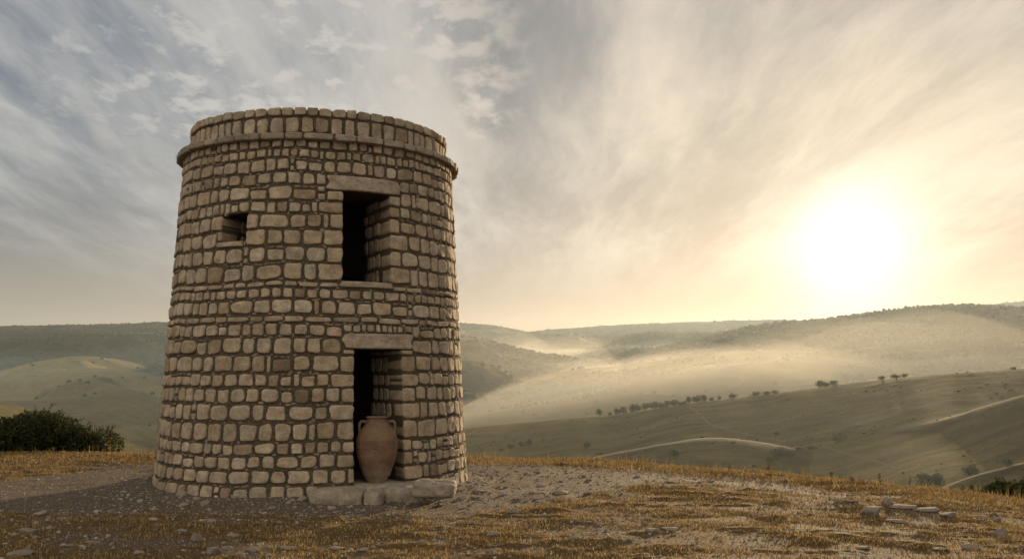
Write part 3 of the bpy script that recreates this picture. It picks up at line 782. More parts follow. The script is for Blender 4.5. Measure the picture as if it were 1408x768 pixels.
def ico(sub):
    import bmesh
    bm = bmesh.new(); bmesh.ops.create_icosphere(bm, subdivisions=sub, radius=1.0)
    V = np.array([v.co for v in bm.verts]); T = np.array([[v.index for v in f.verts] for f in bm.faces]); bm.free()
    return V, T
ICO = {k: ico(k) for k in (1, 2, 3, 4, 5)}
def rock_shape(sub, seed, scale, cuts=7, rough=.12, flat=None):
    """angular rock: a ball cut by random planes, then roughened"""
    r = np.random.RandomState(seed); V, T = ICO[sub]; V = V.copy()
    for k in range(cuts):
        n = r.normal(size=3); n /= np.linalg.norm(n); d = r.uniform(.52, .85)
        o = V @ n; m = np.maximum(o - d, 0); V = V - m[:, None] * n[None] * .93
    V = V * (1 + rough * fbm3(V * 1.7 + seed * 3.1 % 50, 4, seed))[:, None]
    V = V * np.asarray(scale)
    return V, T
def rot_z(V, a): c, s = math.cos(a), math.sin(a); return V @ np.array([[c, s, 0], [-s, c, 0], [0, 0, 1]])
def _rock(g, b):
    o = obj_co(g); p = pos(g); n = g.noise(p, 8, 7, 0.7); n2 = g.noise(p, 50, 5, 0.7); ri = g.node("ShaderNodeObjectInfo", 5)
    isl = g.node("ShaderNodeNewGeometry", 8)
    c = g.ramp(g.m("MULTIPLY_ADD", n, 0.6, g.m("MULTIPLY", isl, 0.4)), [(0.25, (.085, .067, .05)), (0.5, (.145, .117, .09)), (0.75, (.23, .19, .15))])
    c = g.mix(g.step(g.noise(p, 17, 5, 0.75), 0.58, 0.68, 0, .6), c, (.10, .085, .065))
    g.put(b.inputs["Base Color"], c)
    bump(g, b, g.m("ADD", n2, g.m("MULTIPLY", n, 1.2)), 0.02, 0.9)
M_ROCK = material("limestone", _rock, 0.95, 0.12)
M_SLAB = stone_mat("worn_step_stone", [(0.0, (.215, .172, .122)), (1.0, (.27, .22, .16))])

def block(seed, dims, rough=.045, sub=26, exp=5.5):
    """worn squared block, centred, dims = full sizes"""
    V, T = ICO[5]; d = V / np.linalg.norm(V, axis=1)[:, None]
    r = (np.abs(d) ** exp).sum(1) ** (-1 / exp); P = d * r[:, None]
    dims = np.asarray(dims) / 2; W = P * dims
    q = W * 3.0 + seed * 7.7
    W = W + d * (rough * .6 * fbm3(q * 1.2, 3, seed) + rough * .45 * fbm3(q * 4, 3, seed + 5))[:, None]
    W[:, 2] += np.where(P[:, 2] > .6, rough * .5 * fbm3(q * np.array([1.5, 1.5, .2]), 3, seed + 9), 0)
    return W, T
def build_steps():
    ez = lambda k: k
    def slab(pxl, pxr, yfront, depth, h, ztop, label, seed, name="step_slab", skew=0.0):
        cxp = (pxl + pxr) / 2; x0, y0 = at_plane(pxl, yfront, ztop); x1, y1 = at_plane(pxr, yfront, ztop)
        L = math.hypot(x1 - x0, y1 - y0); a = math.atan2(y1 - y0, x1 - x0) + skew
        mx, my = (x0 + x1) / 2, (y0 + y1) / 2; nx, ny = -math.sin(a), math.cos(a)
        c = (mx + nx * depth / 2, my + ny * depth / 2)
        V, T = block(seed, (L * .985, depth, h)); V[:, 2] += h / 2
        o = link(name, mesh_np(name, V, None, T), M_SLAB, None, (c[0], c[1], ztop - h)); o.rotation_euler = (0, 0, a)
        return tag(o, label, "stone step", "doorstep stones")
    slab(419, 499, 674, .74, .36, .215, "long pale doorstep slab, left end of the doorstep below the jar", 3, skew=.02)
    slab(498, 525, 676, .62, .34, .19, "narrow doorstep block between the long left slab and the slab under the jar", 5)
    slab(524, 578, 670, .80, .36, .215, "doorstep slab right of the narrow block, below the jar's right side", 8)
    slab(566, 625, 663.5, .55, .21, .345, "raised flat stone block at the right end of the doorstep", 12, skew=-.03)
    for i, (px, py, w, lab) in enumerate([(584, 686, .20, "small left prop stone under the raised doorstep block"), (604, 685, .22, "small middle prop stone under the raised doorstep block"), (617, 681, .17, "small outer prop stone under the right corner of the raised doorstep block")]):
        x, y = to_ground(px, py + 2); V, T = block(20 + i, (w, .26, .19), .03)
        o = link("prop_stone", mesh_np("prop_stone", V, None, T), M_SLAB, None, (x, y + .14, gz(x, y) + .06)); tag(o, lab, "stone", "prop stones under the doorstep")
    # threshold paving inside the doorway
    n, t = frame(DOOR); R = 2.5
    c = TC + np.array([n[0], n[1]]) * (R - .32)
    V, T = block(31, (.92, 1.0, .30), .02); o = link("threshold_slab", mesh_np("threshold_slab", V, None, T), M_SLAB, None, (c[0], c[1], STEP_Z - .14)); o.rotation_euler = (0, 0, DOOR["pm"])
    tag(o, "flat worn threshold stone under the jar in the doorway", "threshold stone")
build_steps()

ROCKS = [ # px, py of the foot, width px, height px, squash in depth, label
 (1202, 711, 39, 19, .8, "large pale rounded boulder in the dry grass at right, biggest loose rock"),
 (1158, 696, 24, 9, .8, "low grey rock left of the large boulder"),
 (1177, 698, 13, 6, .8, "small flat rock between the low grey rock and the large boulder"),
 (1223, 699, 16, 11, .9, "upright brownish rock just behind the right shoulder of the large boulder"),
 (1251, 705, 44, 11, .9, "long flat outcrop rock right of the large boulder"),
 (1281, 708, 40, 11, .9, "broad flat outcrop rock in the middle of the rock strip"),
 (1309, 714, 26, 12, .8, "dark angular rock at the right end of the flat outcrop"),
 (1238, 719, 30, 8, .8, "flat rock in the grass right in front of the large boulder"),
 (1253, 722, 18, 5, .8, "thin low rock touching the flat rock in front of the large boulder"),
 (1352, 714, 34, 8, .8, "low grey rock far along the outcrop strip toward the right edge"),
 (1372, 716, 16, 8, .8, "small dark rock at the far right end of the outcrop strip"),
 (1379, 739, 24, 15, .8, "pointed grey rock alone in the grass near the right edge"),
 (1341, 757, 30, 9, .8, "flat dark rock in the grass at lower right"),
 (1297, 758, 26, 5, .8, "thin flat rock left of the flat dark rock at lower right"),
 (1160, 741, 30, 5, .8, "low dark rock sunk in the grass below the large boulder"),
 (1191, 757, 26, 5, .8, "pale low rock sunk in the grass at bottom, below the large boulder"),
 (790, 744, 22, 8, .8, "dark knobbly rock in the grass in the lower middle"),
 (897, 735, 26, 7, .8, "left rock of the flat grey pair right of the lower middle"),
 (922, 732, 34, 8, .8, "right rock of the flat grey pair right of the lower middle"),
 (845, 764, 16, 6, .8, "grey rock at the bottom edge in the middle"),
 (808, 680, 15, 7, .8, "small rounded rock on the gravel right of the tower"),
 (770, 681, 32, 6, .8, "flat ledge rock on the gravel right of the tower, nearest the small rounded rock"),
 (738, 681, 30, 5, .8, "low ledge rock on the gravel close to the tower's right side"),
 (705, 706, 19, 8, .8, "pale rock on the gravel in front of the tower's right side"),
 (678, 738, 22, 8, .8, "pale rock at the gravel's lower edge, below the tower's right side"),
 (685, 757, 22, 7, .8, "brown rock near the bottom, below the tower's right side"),
 (825, 722, 18, 5, .8, "dark flat rock in the grass right of the tower"),
 (740, 731, 20, 5, .8, "dark low rock in the grass in front of the tower's right side"),
 (268, 746, 20, 11, .9, "rounded pale stone standing out in the lit grass in front of the tower"),
 (187, 765, 24, 8, .8, "pale rock at the bottom left, by the edge of the tower's shadow"),
 (18, 768, 42, 10, .9, "large flat rock in the bottom left corner"),
 (34, 736, 32, 9, .8, "pale flat rock in the shaded grass at far left"),
 (47, 744, 16, 6, .8, "small rock just below the pale flat rock at far left"),
 (17, 740, 12, 6, .8, "small rock left of the pale flat rock at far left"),
 (53, 709, 18, 7, .8, "grey rock in the shaded gravel at far left"),
 (125, 749, 26, 6, .8, "flat pale rock in the shaded grass, lower left"),
 (90, 752, 20, 5, .8, "flat grey rock left of the flat pale rock, lower left"),
 (292, 765, 22, 12, .9, "blocky rock near the bottom, below the tower's left side"),
 (312, 760, 20, 9, .8, "angular rock right of the blocky rock near the bottom"),
 (344, 762, 24, 9, .8, "pale topped rock near the bottom, below the tower"),
 (328, 768, 18, 8, .9, "pale rock cut by the bottom edge below the tower"),
 (394, 757, 32, 7, .8, "flat pale rock in the lit grass in front of the doorstep"),
 (462, 757, 32, 9, .8, "dark rough rock in the lit grass in front of the doorstep slab"),
 (498, 760, 22, 8, .8, "dark rock right of the dark rough rock, in front of the doorstep"),
 (288, 722, 16, 9, .9, "grey rock on the gravel in front of the tower's left side"),
 (245, 733, 24, 6, .8, "flat brown rock left of the rounded pale stone, in shade"),
 (320, 741, 24, 7, .8, "flat rock right of the rounded pale stone"),
]
def build_rocks():
    for i, (px, py, w, h, sq, lab) in enumerate(ROCKS):
        x, y = to_ground(px, py); d = math.hypot(x, y); W = w / F_PX * d; Hh = h / F_PX * d * 1.12
        D = W * sq * .8
        V, T = rock_shape(4, 300 + i, (W / 2 * .88, D / 2, Hh * (.66 if i in (0, 3, 11, 28, 37) else .42 if i > 14 else .34)), cuts=12, rough=.22)
        V = rot_z(V, random.Random(i).uniform(-.35, .35))
        o = link("rock", mesh_np("rock", V, None, T), M_ROCK, None, (x, y + D * .45, gz(x, y + D * .45) + Hh * .18))
        tag(o, lab, "rock", "rocks lying on the hilltop")
    # rubble along the tower's foot
    rng = random.Random(4)
    spots = [(338,684,18,9,0),(397,682,18,8,0),(406,688,17,9,0),(402,695,10,6,0),(415,694,13,8,0),(380,682,20,6,0),(280,692,14,7,0),(248,683,16,8,0),(252,692,14,5,0),(268,688,12,5,0),(292,684,18,8,0),(320,688,14,6,0),(270,682,9,5,0),(233,678,14,6,0),(222,672,12,6,0),(362,680,10,5,0),(308,682,12,8,0),(553,690,10,5,0),(440,700,8,4,0),(634,686,12,5,0),(654,684,14,4,0),(660,676,18,4,0)]
    labs = {0: "flat oval white stone at the foot of the tower wall"}
    for i, (px, py, w, h, q) in enumerate(spots):
        x, y = to_ground(px, py + 2); d = math.hypot(x, y); W = w / F_PX * d; Hh = h / F_PX * d
        V, T = rock_shape(3, 700 + i, (W / 2 * 1.1, W * .42, Hh * .7), cuts=8, rough=.14); V = rot_z(V, rng.uniform(-.5, .5))
        o = link("rubble_stone", mesh_np("rubble_stone", V, None, T), M_ROCK, None, (x, y + W * .3, gz(x, y + W * .3) + Hh * .15))
        tag(o, "palest flat oval stone among the rubble at the tower's foot" if i == 0 else "small flat rubble stone lying at the foot of the tower wall", "stone", "pale oval rubble stone" if i == 0 else "rubble stones at the foot of the tower")
build_rocks()

def place_many(V, T, P, S, A, n_seed=0):
    """copies of a small shape as one mesh: positions P, scales S (n,3), turns A"""
    n = len(P); c, s = np.cos(A), np.sin(A)
    L = V[None] * S[:, None, :]
    X = L[..., 0] * c[:, None] - L[..., 1] * s[:, None]; Y = L[..., 0] * s[:, None] + L[..., 1] * c[:, None]
    W = np.stack([X, Y, L[..., 2]], -1) + P[:, None, :]
    return W.reshape(-1, 3), (T[None] + (np.arange(n) * len(V))[:, None, None]).reshape(-1, T.shape[1])
def wedge(rs, n, r0, r1, a0, a1):
    r = np.sqrt(rs.uniform(r0 * r0, r1 * r1, n)); a = np.radians(rs.uniform(a0, a1, n)); return r * np.sin(a), r * np.cos(a)
M_PEBBLE = stone_mat("pale_pebbles", [(0.0, (.14, .112, .085)), (0.5, (.24, .198, .152)), (1.0, (.36, .31, .25))], .6)
def build_gravel():
    rs = np.random.RandomState(8); bag = Bag()
    for k in range(6):
        n = 6500
        x, y = wedge(rs, n, 8.4, 19, -33, 32); g = gravel_mask(x, y)
        foot = np.exp(-np.maximum(np.hypot(x - TC[0], y - TC[1]) - 2.6, 0) / .35)
        low = sst(y, 12.6, 10.5) * sst(x, 3.5, -1.0)
        band = sst(np.abs(y - 11.7), .9, .1) * sst(x, 2.5, .5)
        keep = rs.rand(n) < np.clip(0.22 * g + 0.75 * foot + 0.16 * low + 0.55 * band + .03, 0, 1)
        keep &= np.hypot(x - TC[0], y - TC[1]) > 2.6
        x, y = x[keep], y[keep]; n = len(x)
        z = ground_z(x, y)
        s = np.clip(rs.lognormal(math.log(.011), .55, n), .005, .05)
        S = np.stack([s * rs.uniform(.9, 1.7, n), s * rs.uniform(.7, 1.1, n), s * rs.uniform(.5, .85, n)], -1)
        V, T = rock_shape(2 if k < 2 else 1, 900 + k, (1, 1, 1), cuts=7, rough=.12)
        W, F = place_many(V, T, np.stack([x, y, z + s * .15], -1), S, rs.uniform(0, 6.28, n)); bag.add(W, None, F)
    o = link("gravel", bag.mesh("gravel", False), M_PEBBLE); tag(o, "loose small stones and gravel scattered round the tower", "gravel", kind="stuff")
build_gravel()
# ------------------------------------------------------------------ grass, shrubs, trees, tracks
def leafy(name, cols, trans=0.35, key=None):
    m = bpy.data.materials.new(name); m.use_nodes = True; m.node_tree.nodes.clear(); g = G(m.node_tree)
    ri = g.node("ShaderNodeNewGeometry", 8); c = g.ramp(ri, cols)
    if key: c = g.mix(1.0, c, attr(g, key), "MULTIPLY")
    d = g.node("ShaderNodeBsdfDiffuse", 0, None, Color=c); t = g.node("ShaderNodeBsdfTranslucent", 0, None, Color=c)
    mx = g.n.new("ShaderNodeMixShader"); mx.inputs[0].default_value = trans; g.l.new(d, mx.inputs[1]); g.l.new(t, mx.inputs[2])
    out = g.n.new("ShaderNodeOutputMaterial"); g.l.new(mx.outputs[0], out.inputs[0]); return m
M_GRASS = leafy("dry_grass", [(0.0, (.075, .05, .026)), (0.3, (.15, .098, .040)), (0.6, (.27, .178, .068)), (0.85, (.38, .268, .115)), (1.0, (.46, .38, .23))], .28)
M_STALK = leafy("dry_stalk", [(0.0, (.14, .09, .045)), (1.0, (.30, .20, .09))], .3)
M_LEAF = leafy("evergreen_leaves", [(0.0, (.022, .028, .012)), (0.5, (.040, .046, .019)), (0.85, (.060, .060, .026)), (1.0, (.085, .075, .035))], .25)
M_TREE = leafy("tree_leaves", [(0.0, (.030, .038, .018)), (0.6, (.050, .058, .026)), (1.0, (.075, .078, .036))], .2)
M_BARK = material("bark", lambda g, b: g.put(b.inputs["Base Color"], g.mix(g.noise(obj_co(g), 9, 5, .7), (.05, .038, .026), (.11, .085, .06))), 0.95, 0.1)
def blades(x, y, z, h, w, rs, lean=.6):
    n = len(x); a = rs.uniform(0, 2 * np.pi, n); la = rs.uniform(0, 2 * np.pi, n); L = h * rs.uniform(.05, lean, n)
    dx, dy = np.cos(a) * w, np.sin(a) * w; lx, ly = np.cos(la) * L, np.sin(la) * L
    V = np.empty((n, 5, 3))
    V[:, 0] = np.stack([x - dx, y - dy, z - .01], -1); V[:, 1] = np.stack([x + dx, y + dy, z - .01], -1)
    V[:, 2] = np.stack([x + dx * .7 + lx * .35, y + dy * .7 + ly * .35, z + h * .6], -1); V[:, 3] = np.stack([x - dx * .7 + lx * .35, y - dy * .7 + ly * .35, z + h * .6], -1)
    V[:, 4] = np.stack([x + lx, y + ly, z + h * rs.uniform(.85, 1, n)], -1)
    i = np.arange(n)[:, None] * 5
    return V.reshape(-1, 3), i + np.array([[0, 1, 2, 3]]), i + np.array([[3, 2, 4]])
def build_grass():
    rs = np.random.RandomState(5); bag = Bag()
    def lay(n, r0, r1, hmin, hmax, w, dens, lean, a0=-33, a1=33):
        x, y = wedge(rs, n, r0, r1, a0, a1)
        keep = (rs.rand(n) < dens(x, y)) & (np.hypot(x - TC[0], y - TC[1]) > 2.75); x, y = x[keep], y[keep]; n = len(x)
        h = rs.uniform(hmin, hmax, n) * (0.7 + .6 * vn2(x / .5, y / .4, 61)); bag.add(*blades(x, y, ground_z(x, y), h, w * rs.uniform(.6, 1.3, n), rs, lean))
    tuft = lambda x, y: sst(fbm(x / .45, y / .22, 3, 251), -.25, .25)
    base = lambda x, y: np.clip((1 - gravel_mask(x, y) * .94) * (0.12 + 0.95 * tuft(x, y)), 0, 1)
    lay(560000, 8.3, 22.5, .012, .042, .0042, base, 1.3)
    # thicker, taller grass along the brow of the hill
    def brow(x, y):
        r = np.hypot(x, y); rc = np.interp(np.degrees(np.arctan2(x, y)), CREST[:, 0], CREST[:, 1])
        return np.clip(sst(r - rc, -2.2, -.6) * (0.3 + .9 * tuft(x, y)), 0, 1)
    lay(220000, 15.5, 24, .025, .07, .005, brow, .9)
    lay(9000, 16.5, 24, .10, .26, .004, lambda x, y: brow(x, y) * sst(fbm(x / 1.2, y / 1.2, 2, 71) + .25 * sst(x, 0, 6), -.1, .35), .5)
    o = link("grass", bag.mesh("grass", False), M_GRASS); tag(o, "short dry golden grass over the hilltop, taller along its brow", "grass", kind="stuff")
build_grass()
def build_stalks():
    rng = random.Random(3)
    L = [(1211, 672, 20, "tall dry weed on the brow left of the big boulder, with a bushy tip"), (1251, 677, 22, "tallest thin dry weed stalk on the brow behind the big boulder"), (1056, 655, 14, "dry weed stalk on the brow, left of the other stalks"), (1143, 664, 12, "short dry weed with a round seed head on the brow"), (72, 628, 12, "pale dry weed stalk in front of the left bush"), (1003, 650, 11, "small dry weed nearest the middle of the brow"), (1172, 668, 13, "leaning dry weed between the seed head weed and the tall bushy weed")]
    for i, (px, py, h, lab) in enumerate(L):
        x, y = to_ground(px, py); d = math.hypot(x, y); H = h / F_PX * d; root = empty("dry_weed", (x, y, gz(x, y)), lab, "weed", "dry weeds on the brow")
        b = Bag(); tip = (rng.uniform(-.15, .15) * H, rng.uniform(-.1, .1) * H, H)
        pts = spline([(0, 0, -.03), (tip[0] * .3, tip[1] * .3, H * .5), tip], 10); b.add(*tube(pts, np.linspace(.006, .003, 10), 6)); link("stem", b.mesh("stem"), M_STALK, root)
        k = Bag(); rs = np.random.RandomState(i)
        for q in range(26):
            f = rng.uniform(.45, 1.0); p = pts[int(f * 9)]; a = rng.uniform(0, 6.28); l = rng.uniform(.03, .09) * (1.3 - f); e = p + np.array([math.cos(a) * l, math.sin(a) * l, l * .9])
            k.add(*tube([p, (p + e) / 2, e], [.003, .004, .002], 5))
        link("seed_head", k.mesh("seed_head"), M_STALK, root)
build_stalks()

def leaf_cloud(rs, centers, radii, n, size, shell=.55):
    """n leaf quads spread through blobs; returns V, Q"""
    vol = np.prod(radii, 1) ** .8; pick = rs.choice(len(centers), n, p=vol / vol.sum())
    d = rs.normal(size=(n, 3)); d /= np.linalg.norm(d, axis=1)[:, None]
    rr = shell + (1 - shell) * rs.rand(n) ** .6; rr = np.where(rs.rand(n) < .06, rr * rs.uniform(1.0, 1.22, n), rr)
    P = centers[pick] + d * radii[pick] * rr[:, None]
    a = rs.normal(size=(n, 3)) + d * .6; a /= np.linalg.norm(a, axis=1)[:, None]
    b = np.cross(a, rs.normal(size=(n, 3))); b /= np.linalg.norm(b, axis=1)[:, None]
    s = size * rs.uniform(.6, 1.35, n)[:, None]
    V = np.stack([P - a * s * .9, P + b * s * .45, P + a * s, P - b * s * .45], 1)
    return V.reshape(-1, 3), np.arange(n * 4).reshape(-1, 4)
def shrub(px, py, pw, ph, dist, label, seed, lobes=14, leaves=16000, leaf=.045, name="shrub"):
    az, _ = ray(px, py); x, y = dist * math.sin(az), dist * math.cos(az); z = float(ground_base(np.array(x), np.array(y)))
    s_top = ray(px, py - ph)[1]; H = EYE + s_top * dist - z; W = pw / F_PX * dist
    root = empty(name, (x, y, z), label, "shrub"); rs = np.random.RandomState(seed)
    u = rs.uniform(-1, 1, lobes); c = np.stack([u * W * .40, rs.uniform(-.30, .30, lobes) * W, np.zeros(lobes)], -1)
    dome = np.sqrt(np.maximum(1 - (np.abs(u) ** 2.2), .08)); r = np.stack([rs.uniform(.13, .2, lobes) * W, rs.uniform(.13, .2, lobes) * W, rs.uniform(.26, .36, lobes) * H], -1)
    c[:, 2] = np.maximum(H * dome * rs.uniform(.55, .98, lobes) - r[:, 2], r[:, 2] * .5)
    low = 8; uu = np.linspace(-.85, .85, low); c = np.concatenate([c, np.stack([uu * W * .42, rs.uniform(-.25, .25, low) * W, np.full(low, H * .22)], -1)]); r = np.concatenate([r, np.tile([[.15 * W, .17 * W, .30 * H]], (low, 1))])
    V, Q = leaf_cloud(rs, c, r, leaves, leaf); tw = Bag(); tw.add(V, Q)
    # sprays that break the outline
    m = 190 if leaves > 5000 else 16; sp = rs.choice(len(c), m); d = rs.normal(size=(m, 3)); d[:, 2] = np.abs(d[:, 2]) + .25; d /= np.linalg.norm(d, axis=1)[:, None]
    for k in range(m):
        p0 = c[sp[k]] + d[k] * r[sp[k]] * .9; L = rs.uniform(.08, .30) * (H / 1.3) ; q = 26
        t = rs.rand(q, 1); P = p0 + d[k] * L * t + rs.normal(size=(q, 3)) * .018
        a = rs.normal(size=(q, 3)); a /= np.linalg.norm(a, axis=1)[:, None]; b = np.cross(a, d[k]); b /= np.linalg.norm(b, axis=1)[:, None] + 1e-6; s = leaf * .7
        tw.add(np.stack([P - a * s * .8, P + b * s * .4, P + a * s * .8, P - b * s * .4], 1).reshape(-1, 3), np.arange(q * 4).reshape(-1, 4))
    V = np.concatenate(tw.V); 
    link("foliage", tw.mesh("foliage", False), M_LEAF, root)
    b = Bag()
    for k in range(9):
        e = c[rs.randint(len(c))] ; b.add(*tube(spline([(e[0] * .2, e[1] * .2, -.1), (e[0] * .5, e[1] * .5, e[2] * .5), tuple(e)], 8), np.linspace(.035, .012, 8), 7))
    link("stems", b.mesh("stems"), M_BARK, root)
    return root
shrub(58, 627, 168, 68, 23.0, "large dark evergreen bush at the left brow of the hilltop", 2, 18, 30000, .042)
shrub(1398, 694, 84, 40, 19.6, "dark evergreen bush at the right edge beyond the brow", 5, 10, 9000, .040)
shrub(1336, 686, 16, 20, 19.4, "small thin shrub left of the dark bush at the right edge", 9, 5, 900, .030)

def on_hill(px, py, r_lo, r_hi):
    """where the sight line meets the far hills"""
    az, s = ray(px, py); r = np.geomspace(r_lo, r_hi, 700); h = hills(r, np.full(r.shape, az))[0]; v = EYE + s * r
    i = np.argmax(h >= v) if (h >= v).any() else int(np.argmin(v - h)); return r[i] * math.sin(az), r[i] * math.cos(az), float(h[i])
TREE_PROTO = []
def tree_proto(seed):
    rs = np.random.RandomState(seed); k = 9
    c = np.stack([rs.uniform(-.30, .30, k), rs.uniform(-.30, .30, k), rs.uniform(.24, .70, k)], -1); r = rs.uniform(.22, .30, (k, 3)); r[:, 2] *= 1.1
    V, Q = leaf_cloud(rs, c, r, 1500, .045, .4); fm = mesh_np("crown", V, Q, smooth=False); fm.materials.append(M_TREE)
    b = Bag(); b.add(*tube(spline([(0, 0, -.12), (.02, .01, .2), (.0, .02, .5)], 8), np.linspace(.05, .02, 8), 7))
    for q in range(4): b.add(*tube(spline([(.01, .01, .22 + .05 * q), tuple(c[q] * np.array([.5, .5, .8])), tuple(c[q])], 6), np.linspace(.025, .008, 6), 5))
    tm = b.mesh("trunk"); tm.materials.append(M_BARK); return fm, tm
TREE_PROTO = [tree_proto(40 + i) for i in range(6)]
def tree(i, px, py, pw, ph, r_lo, r_hi, label, group, cat="tree", name="pasture_tree"):
    x, y, z = on_hill(px, py, r_lo, r_hi)
    if abs(proj((x, y, z))[1] - py) > 3: print('TREE', label, px, py, proj((x, y, z)), math.hypot(x, y))
    d = math.hypot(x, y); W, H = pw / F_PX * d, ph / F_PX * d
    root = empty(name, (x, y, z), label, cat, group, rz=i * 1.3)
    fm, tm = TREE_PROTO[i % 6]
    root.scale = (W, W, H * 1.05)
    o = link("trunk", tm, None, root); o2 = link("crown", fm, None, root)
    return root
ORD = "first second third fourth fifth sixth seventh eighth ninth tenth eleventh twelfth thirteenth fourteenth fifteenth sixteenth seventeenth eighteenth nineteenth twentieth".split()
ROW = [(824,571,8,9),(838,570,5,4),(849,569,9,9),(857,568,9,9),(869,566,8,11),(878,565,10,11),(888,563,9,9),(898,562,12,11),(909,561,9,9),(918,560,9,9),(928,558,11,9),(936,557,6,6),(941,556,6,5),(948,554,8,10),(958,553,10,11),(968,552,9,9)]
for i, (a, b, c, d) in enumerate(ROW): tree(i, a, b + 1, c + 2, d + 1.5, 600, 1150, f"{ORD[i]} tree from the left in the hedge row on the middle field", "trees of the hedge row on the middle field")
CR = [(978,551,6,5),(989,549,5,5),(1009,547,10,8),(1040,545,11,7),(1053,543,10,6),(1066,541,9,6)]
for i, (a, b, c, d) in enumerate(CR): tree(i + 3, a, b + 1, c + 1, d + 1, 600, 1150, f"{ORD[i]} small tree from the left on the ridge line right of the hedge row", "small trees on the ridge line")
CR2 = [(1126,532,13,10),(1136,531,8,7),(1146,530,11,7),(1212,521.5,10,5),(1233,519.5,12,6),(1244,518.5,8,5),(1393,508,7,4)]
LB = ["largest tree of the three on the right ridge line", "thin middle tree of the three on the right ridge line", "low right tree of the three on the right ridge line", "left bush of the three higher up the right ridge line", "broad middle bush of the three higher up the right ridge line", "right bush of the three higher up the right ridge line", "lone small bush on the ridge line near the right edge"]
for i, (a, b, c, d) in enumerate(CR2): tree(i + 1, a, b + 1, c + 1, d + 1, 600, 1150, LB[i], "trees on the right ridge line")
SL = [(702,616,11,9,"left dark tree of the clump on the slope right of the tower"),(716,613,9,9,"middle dark tree of the clump on the slope right of the tower"),(727,612,12,12,"right and tallest tree of the clump on the slope right of the tower"),(690,620,9,6,"low bush at the left foot of the clump right of the tower"),(807,617,12,12,"lone dark tree on the slope below the hedge row"),
      (1070,628,26,18,"large rounded tree in the hollow of the right field"),(1086,628,20,15,"tree touching the right side of the large rounded tree in the hollow"),(1060,636,14,10,"low bush below the large rounded tree in the hollow"),(1100,620,12,7,"bush right of the trees in the hollow"),(1117,617,16,7,"long low bush at the head of the pale track"),(1150,606,14,8,"left bush in the gully above the pale track"),(1162,603,12,8,"right bush in the gully above the pale track"),(1068,598,8,8,"lone small tree on the field above the hollow"),
      (1272,672,26,24,"tall dark scrub tree left of the near bare knoll"),(1290,668,22,20,"dark scrub tree at the left slope of the near bare knoll"),(1332,652,22,17,"rounded scrub tree behind the near bare knoll"),(1385,640,20,12,"scrub tree behind the knoll near the right edge"),(928,628,16,14,"faint scrub tree on the slope in the middle above the brow")]
for i, (a, b, c, d, l) in enumerate(SL): tree(i + 2, a, b + 1, c * .85, d * .85, 250 if a > 1250 else 300, 1150, l, "trees and scrub on the near slopes")

def build_woods():
    rs = np.random.RandomState(12); bag = Bag()
    V0, T0 = ICO[1]
    nr, nt = HWOOD.shape
    i = rs.randint(0, nr - 1, 160000); j = rs.randint(0, nt - 1, 160000); r = HR[i]; th = HT[j]
    ok = (r > 1250) & (r < 5200) & (np.abs(th) < .62) & (rs.rand(len(i)) < HWOOD[i, j] * .8 + .012) 
    ok &= (rs.rand(len(i)) < np.clip(r / 2600, .12, 1))
    i, j = i[ok][:26000], j[ok][:26000]; P = HV[i, j].astype(float); P[:, :2] += rs.normal(size=(len(P), 2)) * 3
    s = rs.uniform(2.2, 5.2, len(P)); S = np.stack([s, s, s * rs.uniform(.6, 1.05, len(P))], -1)
    V = V0 * (1 + .25 * fbm3(V0 * 2.1, 2, 4))[:, None]
    P[:, 2] = hill_z(P[:, 0], P[:, 1]) + s * .35
    W, F = place_many(V, T0, P, S, rs.uniform(0, 6.28, len(P))); bag.add(W, None, F)
    o = link("far_woods", bag.mesh("far_woods", False), M_TREE); tag(o, "scattered far-off woodland over the ridges", "woods", kind="stuff")
build_woods()
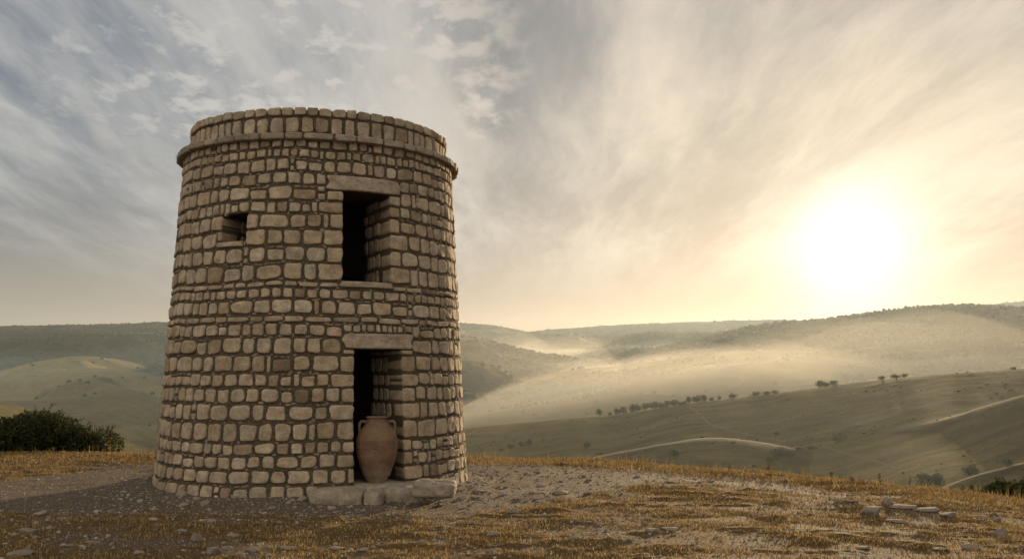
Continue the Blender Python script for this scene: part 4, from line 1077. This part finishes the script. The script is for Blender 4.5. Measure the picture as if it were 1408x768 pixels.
def build_scrub():
    rs = np.random.RandomState(33); bag = Bag(); n = 60000
    r = np.exp(rs.uniform(math.log(330), math.log(1250), n)); th = np.radians(rs.uniform(-34, 36, n)); x, y = r * np.sin(th), r * np.cos(th)
    k = sst(fbm(x / 70, y / 40, 4, 271), .12, .5) + .02
    ok = rs.rand(n) < k * .35; x, y = x[ok], y[ok]; n = len(x)
    s = rs.lognormal(math.log(.5), .45, n); z = hill_z(x, y)
    V, T = ICO[1]; V = V * (1 + .3 * fbm3(V * 2.3, 2, 8))[:, None]
    W, F = place_many(V, T, np.stack([x, y, z + s * .15], -1), np.stack([s * 1.3, s, s * .6], -1), rs.uniform(0, 6.28, n)); bag.add(W, None, F)
    o = link("scrub", bag.mesh("scrub", False), M_SCRUB); tag(o, "low scattered scrub and thistles over the near fields", "scrub", kind="stuff")
M_SCRUB = leafy("dry_scrub", [(0.0, (.030, .030, .016)), (0.6, (.055, .048, .026)), (1.0, (.085, .068, .038))], .1)
build_scrub()
def _track(g, b): g.put(b.inputs["Base Color"], g.mix(g.noise(pos(g), .4, 4, .6), (.09, .07, .043), (.125, .10, .062)))
M_TRACK = material("pale_track", _track, 1.0, 0.05)
def track(name, pts, w, r_lo, r_hi, label):
    P = spline([(a, b, 0) for a, b in pts], len(pts) * 8)[:, :2]
    W = np.array([on_hill(a, b, r_lo, r_hi)[:2] for a, b in P])
    for _ in range(6): W[1:-1] = .25 * W[:-2] + .5 * W[1:-1] + .25 * W[2:]
    t = np.gradient(W, axis=0); t /= np.linalg.norm(t, axis=1)[:, None] + 1e-9; n = np.stack([-t[:, 1], t[:, 0]], -1)
    ww = w * (0.75 + .5 * vn2(np.arange(len(W)) * .7, np.zeros(len(W)), 5))[:, None]
    rows = []
    for f in np.linspace(-.5, .5, 5):
        q = W + n * ww * f; rows.append(np.stack([q[:, 0], q[:, 1], hill_z(q[:, 0], q[:, 1]) + .07], -1))
    o = link(name, mesh_np(name, np.stack(rows, 1).reshape(-1, 3), grid_quads(len(W), 5)), M_TRACK); tag(o, label, "path", kind="structure")
track("path", [(975,583),(940,590),(901,598),(860,608),(820,618),(784,629)], 2.4, 350, 700, "pale path climbing the spur to the junction")
track("path", [(975,582),(985,586),(1000,590),(1030,597),(1060,603),(1080,607)], 1.8, 350, 800, "pale track running down right from the junction")
track("path", [(975,582),(968,575),(958,566),(948,560)], 1.9, 400, 1000, "pale track climbing over the ridge from the junction")
track("path", [(1128,612),(1140,616),(1165,623),(1195,631),(1230,642)], 2.0, 300, 700, "pale straight track crossing the dark field at right")
track("path", [(150,579),(170,577.5),(190,577.5),(215,578.5)], 6, 900, 2200, "pale strip of track on the valley floor at left")
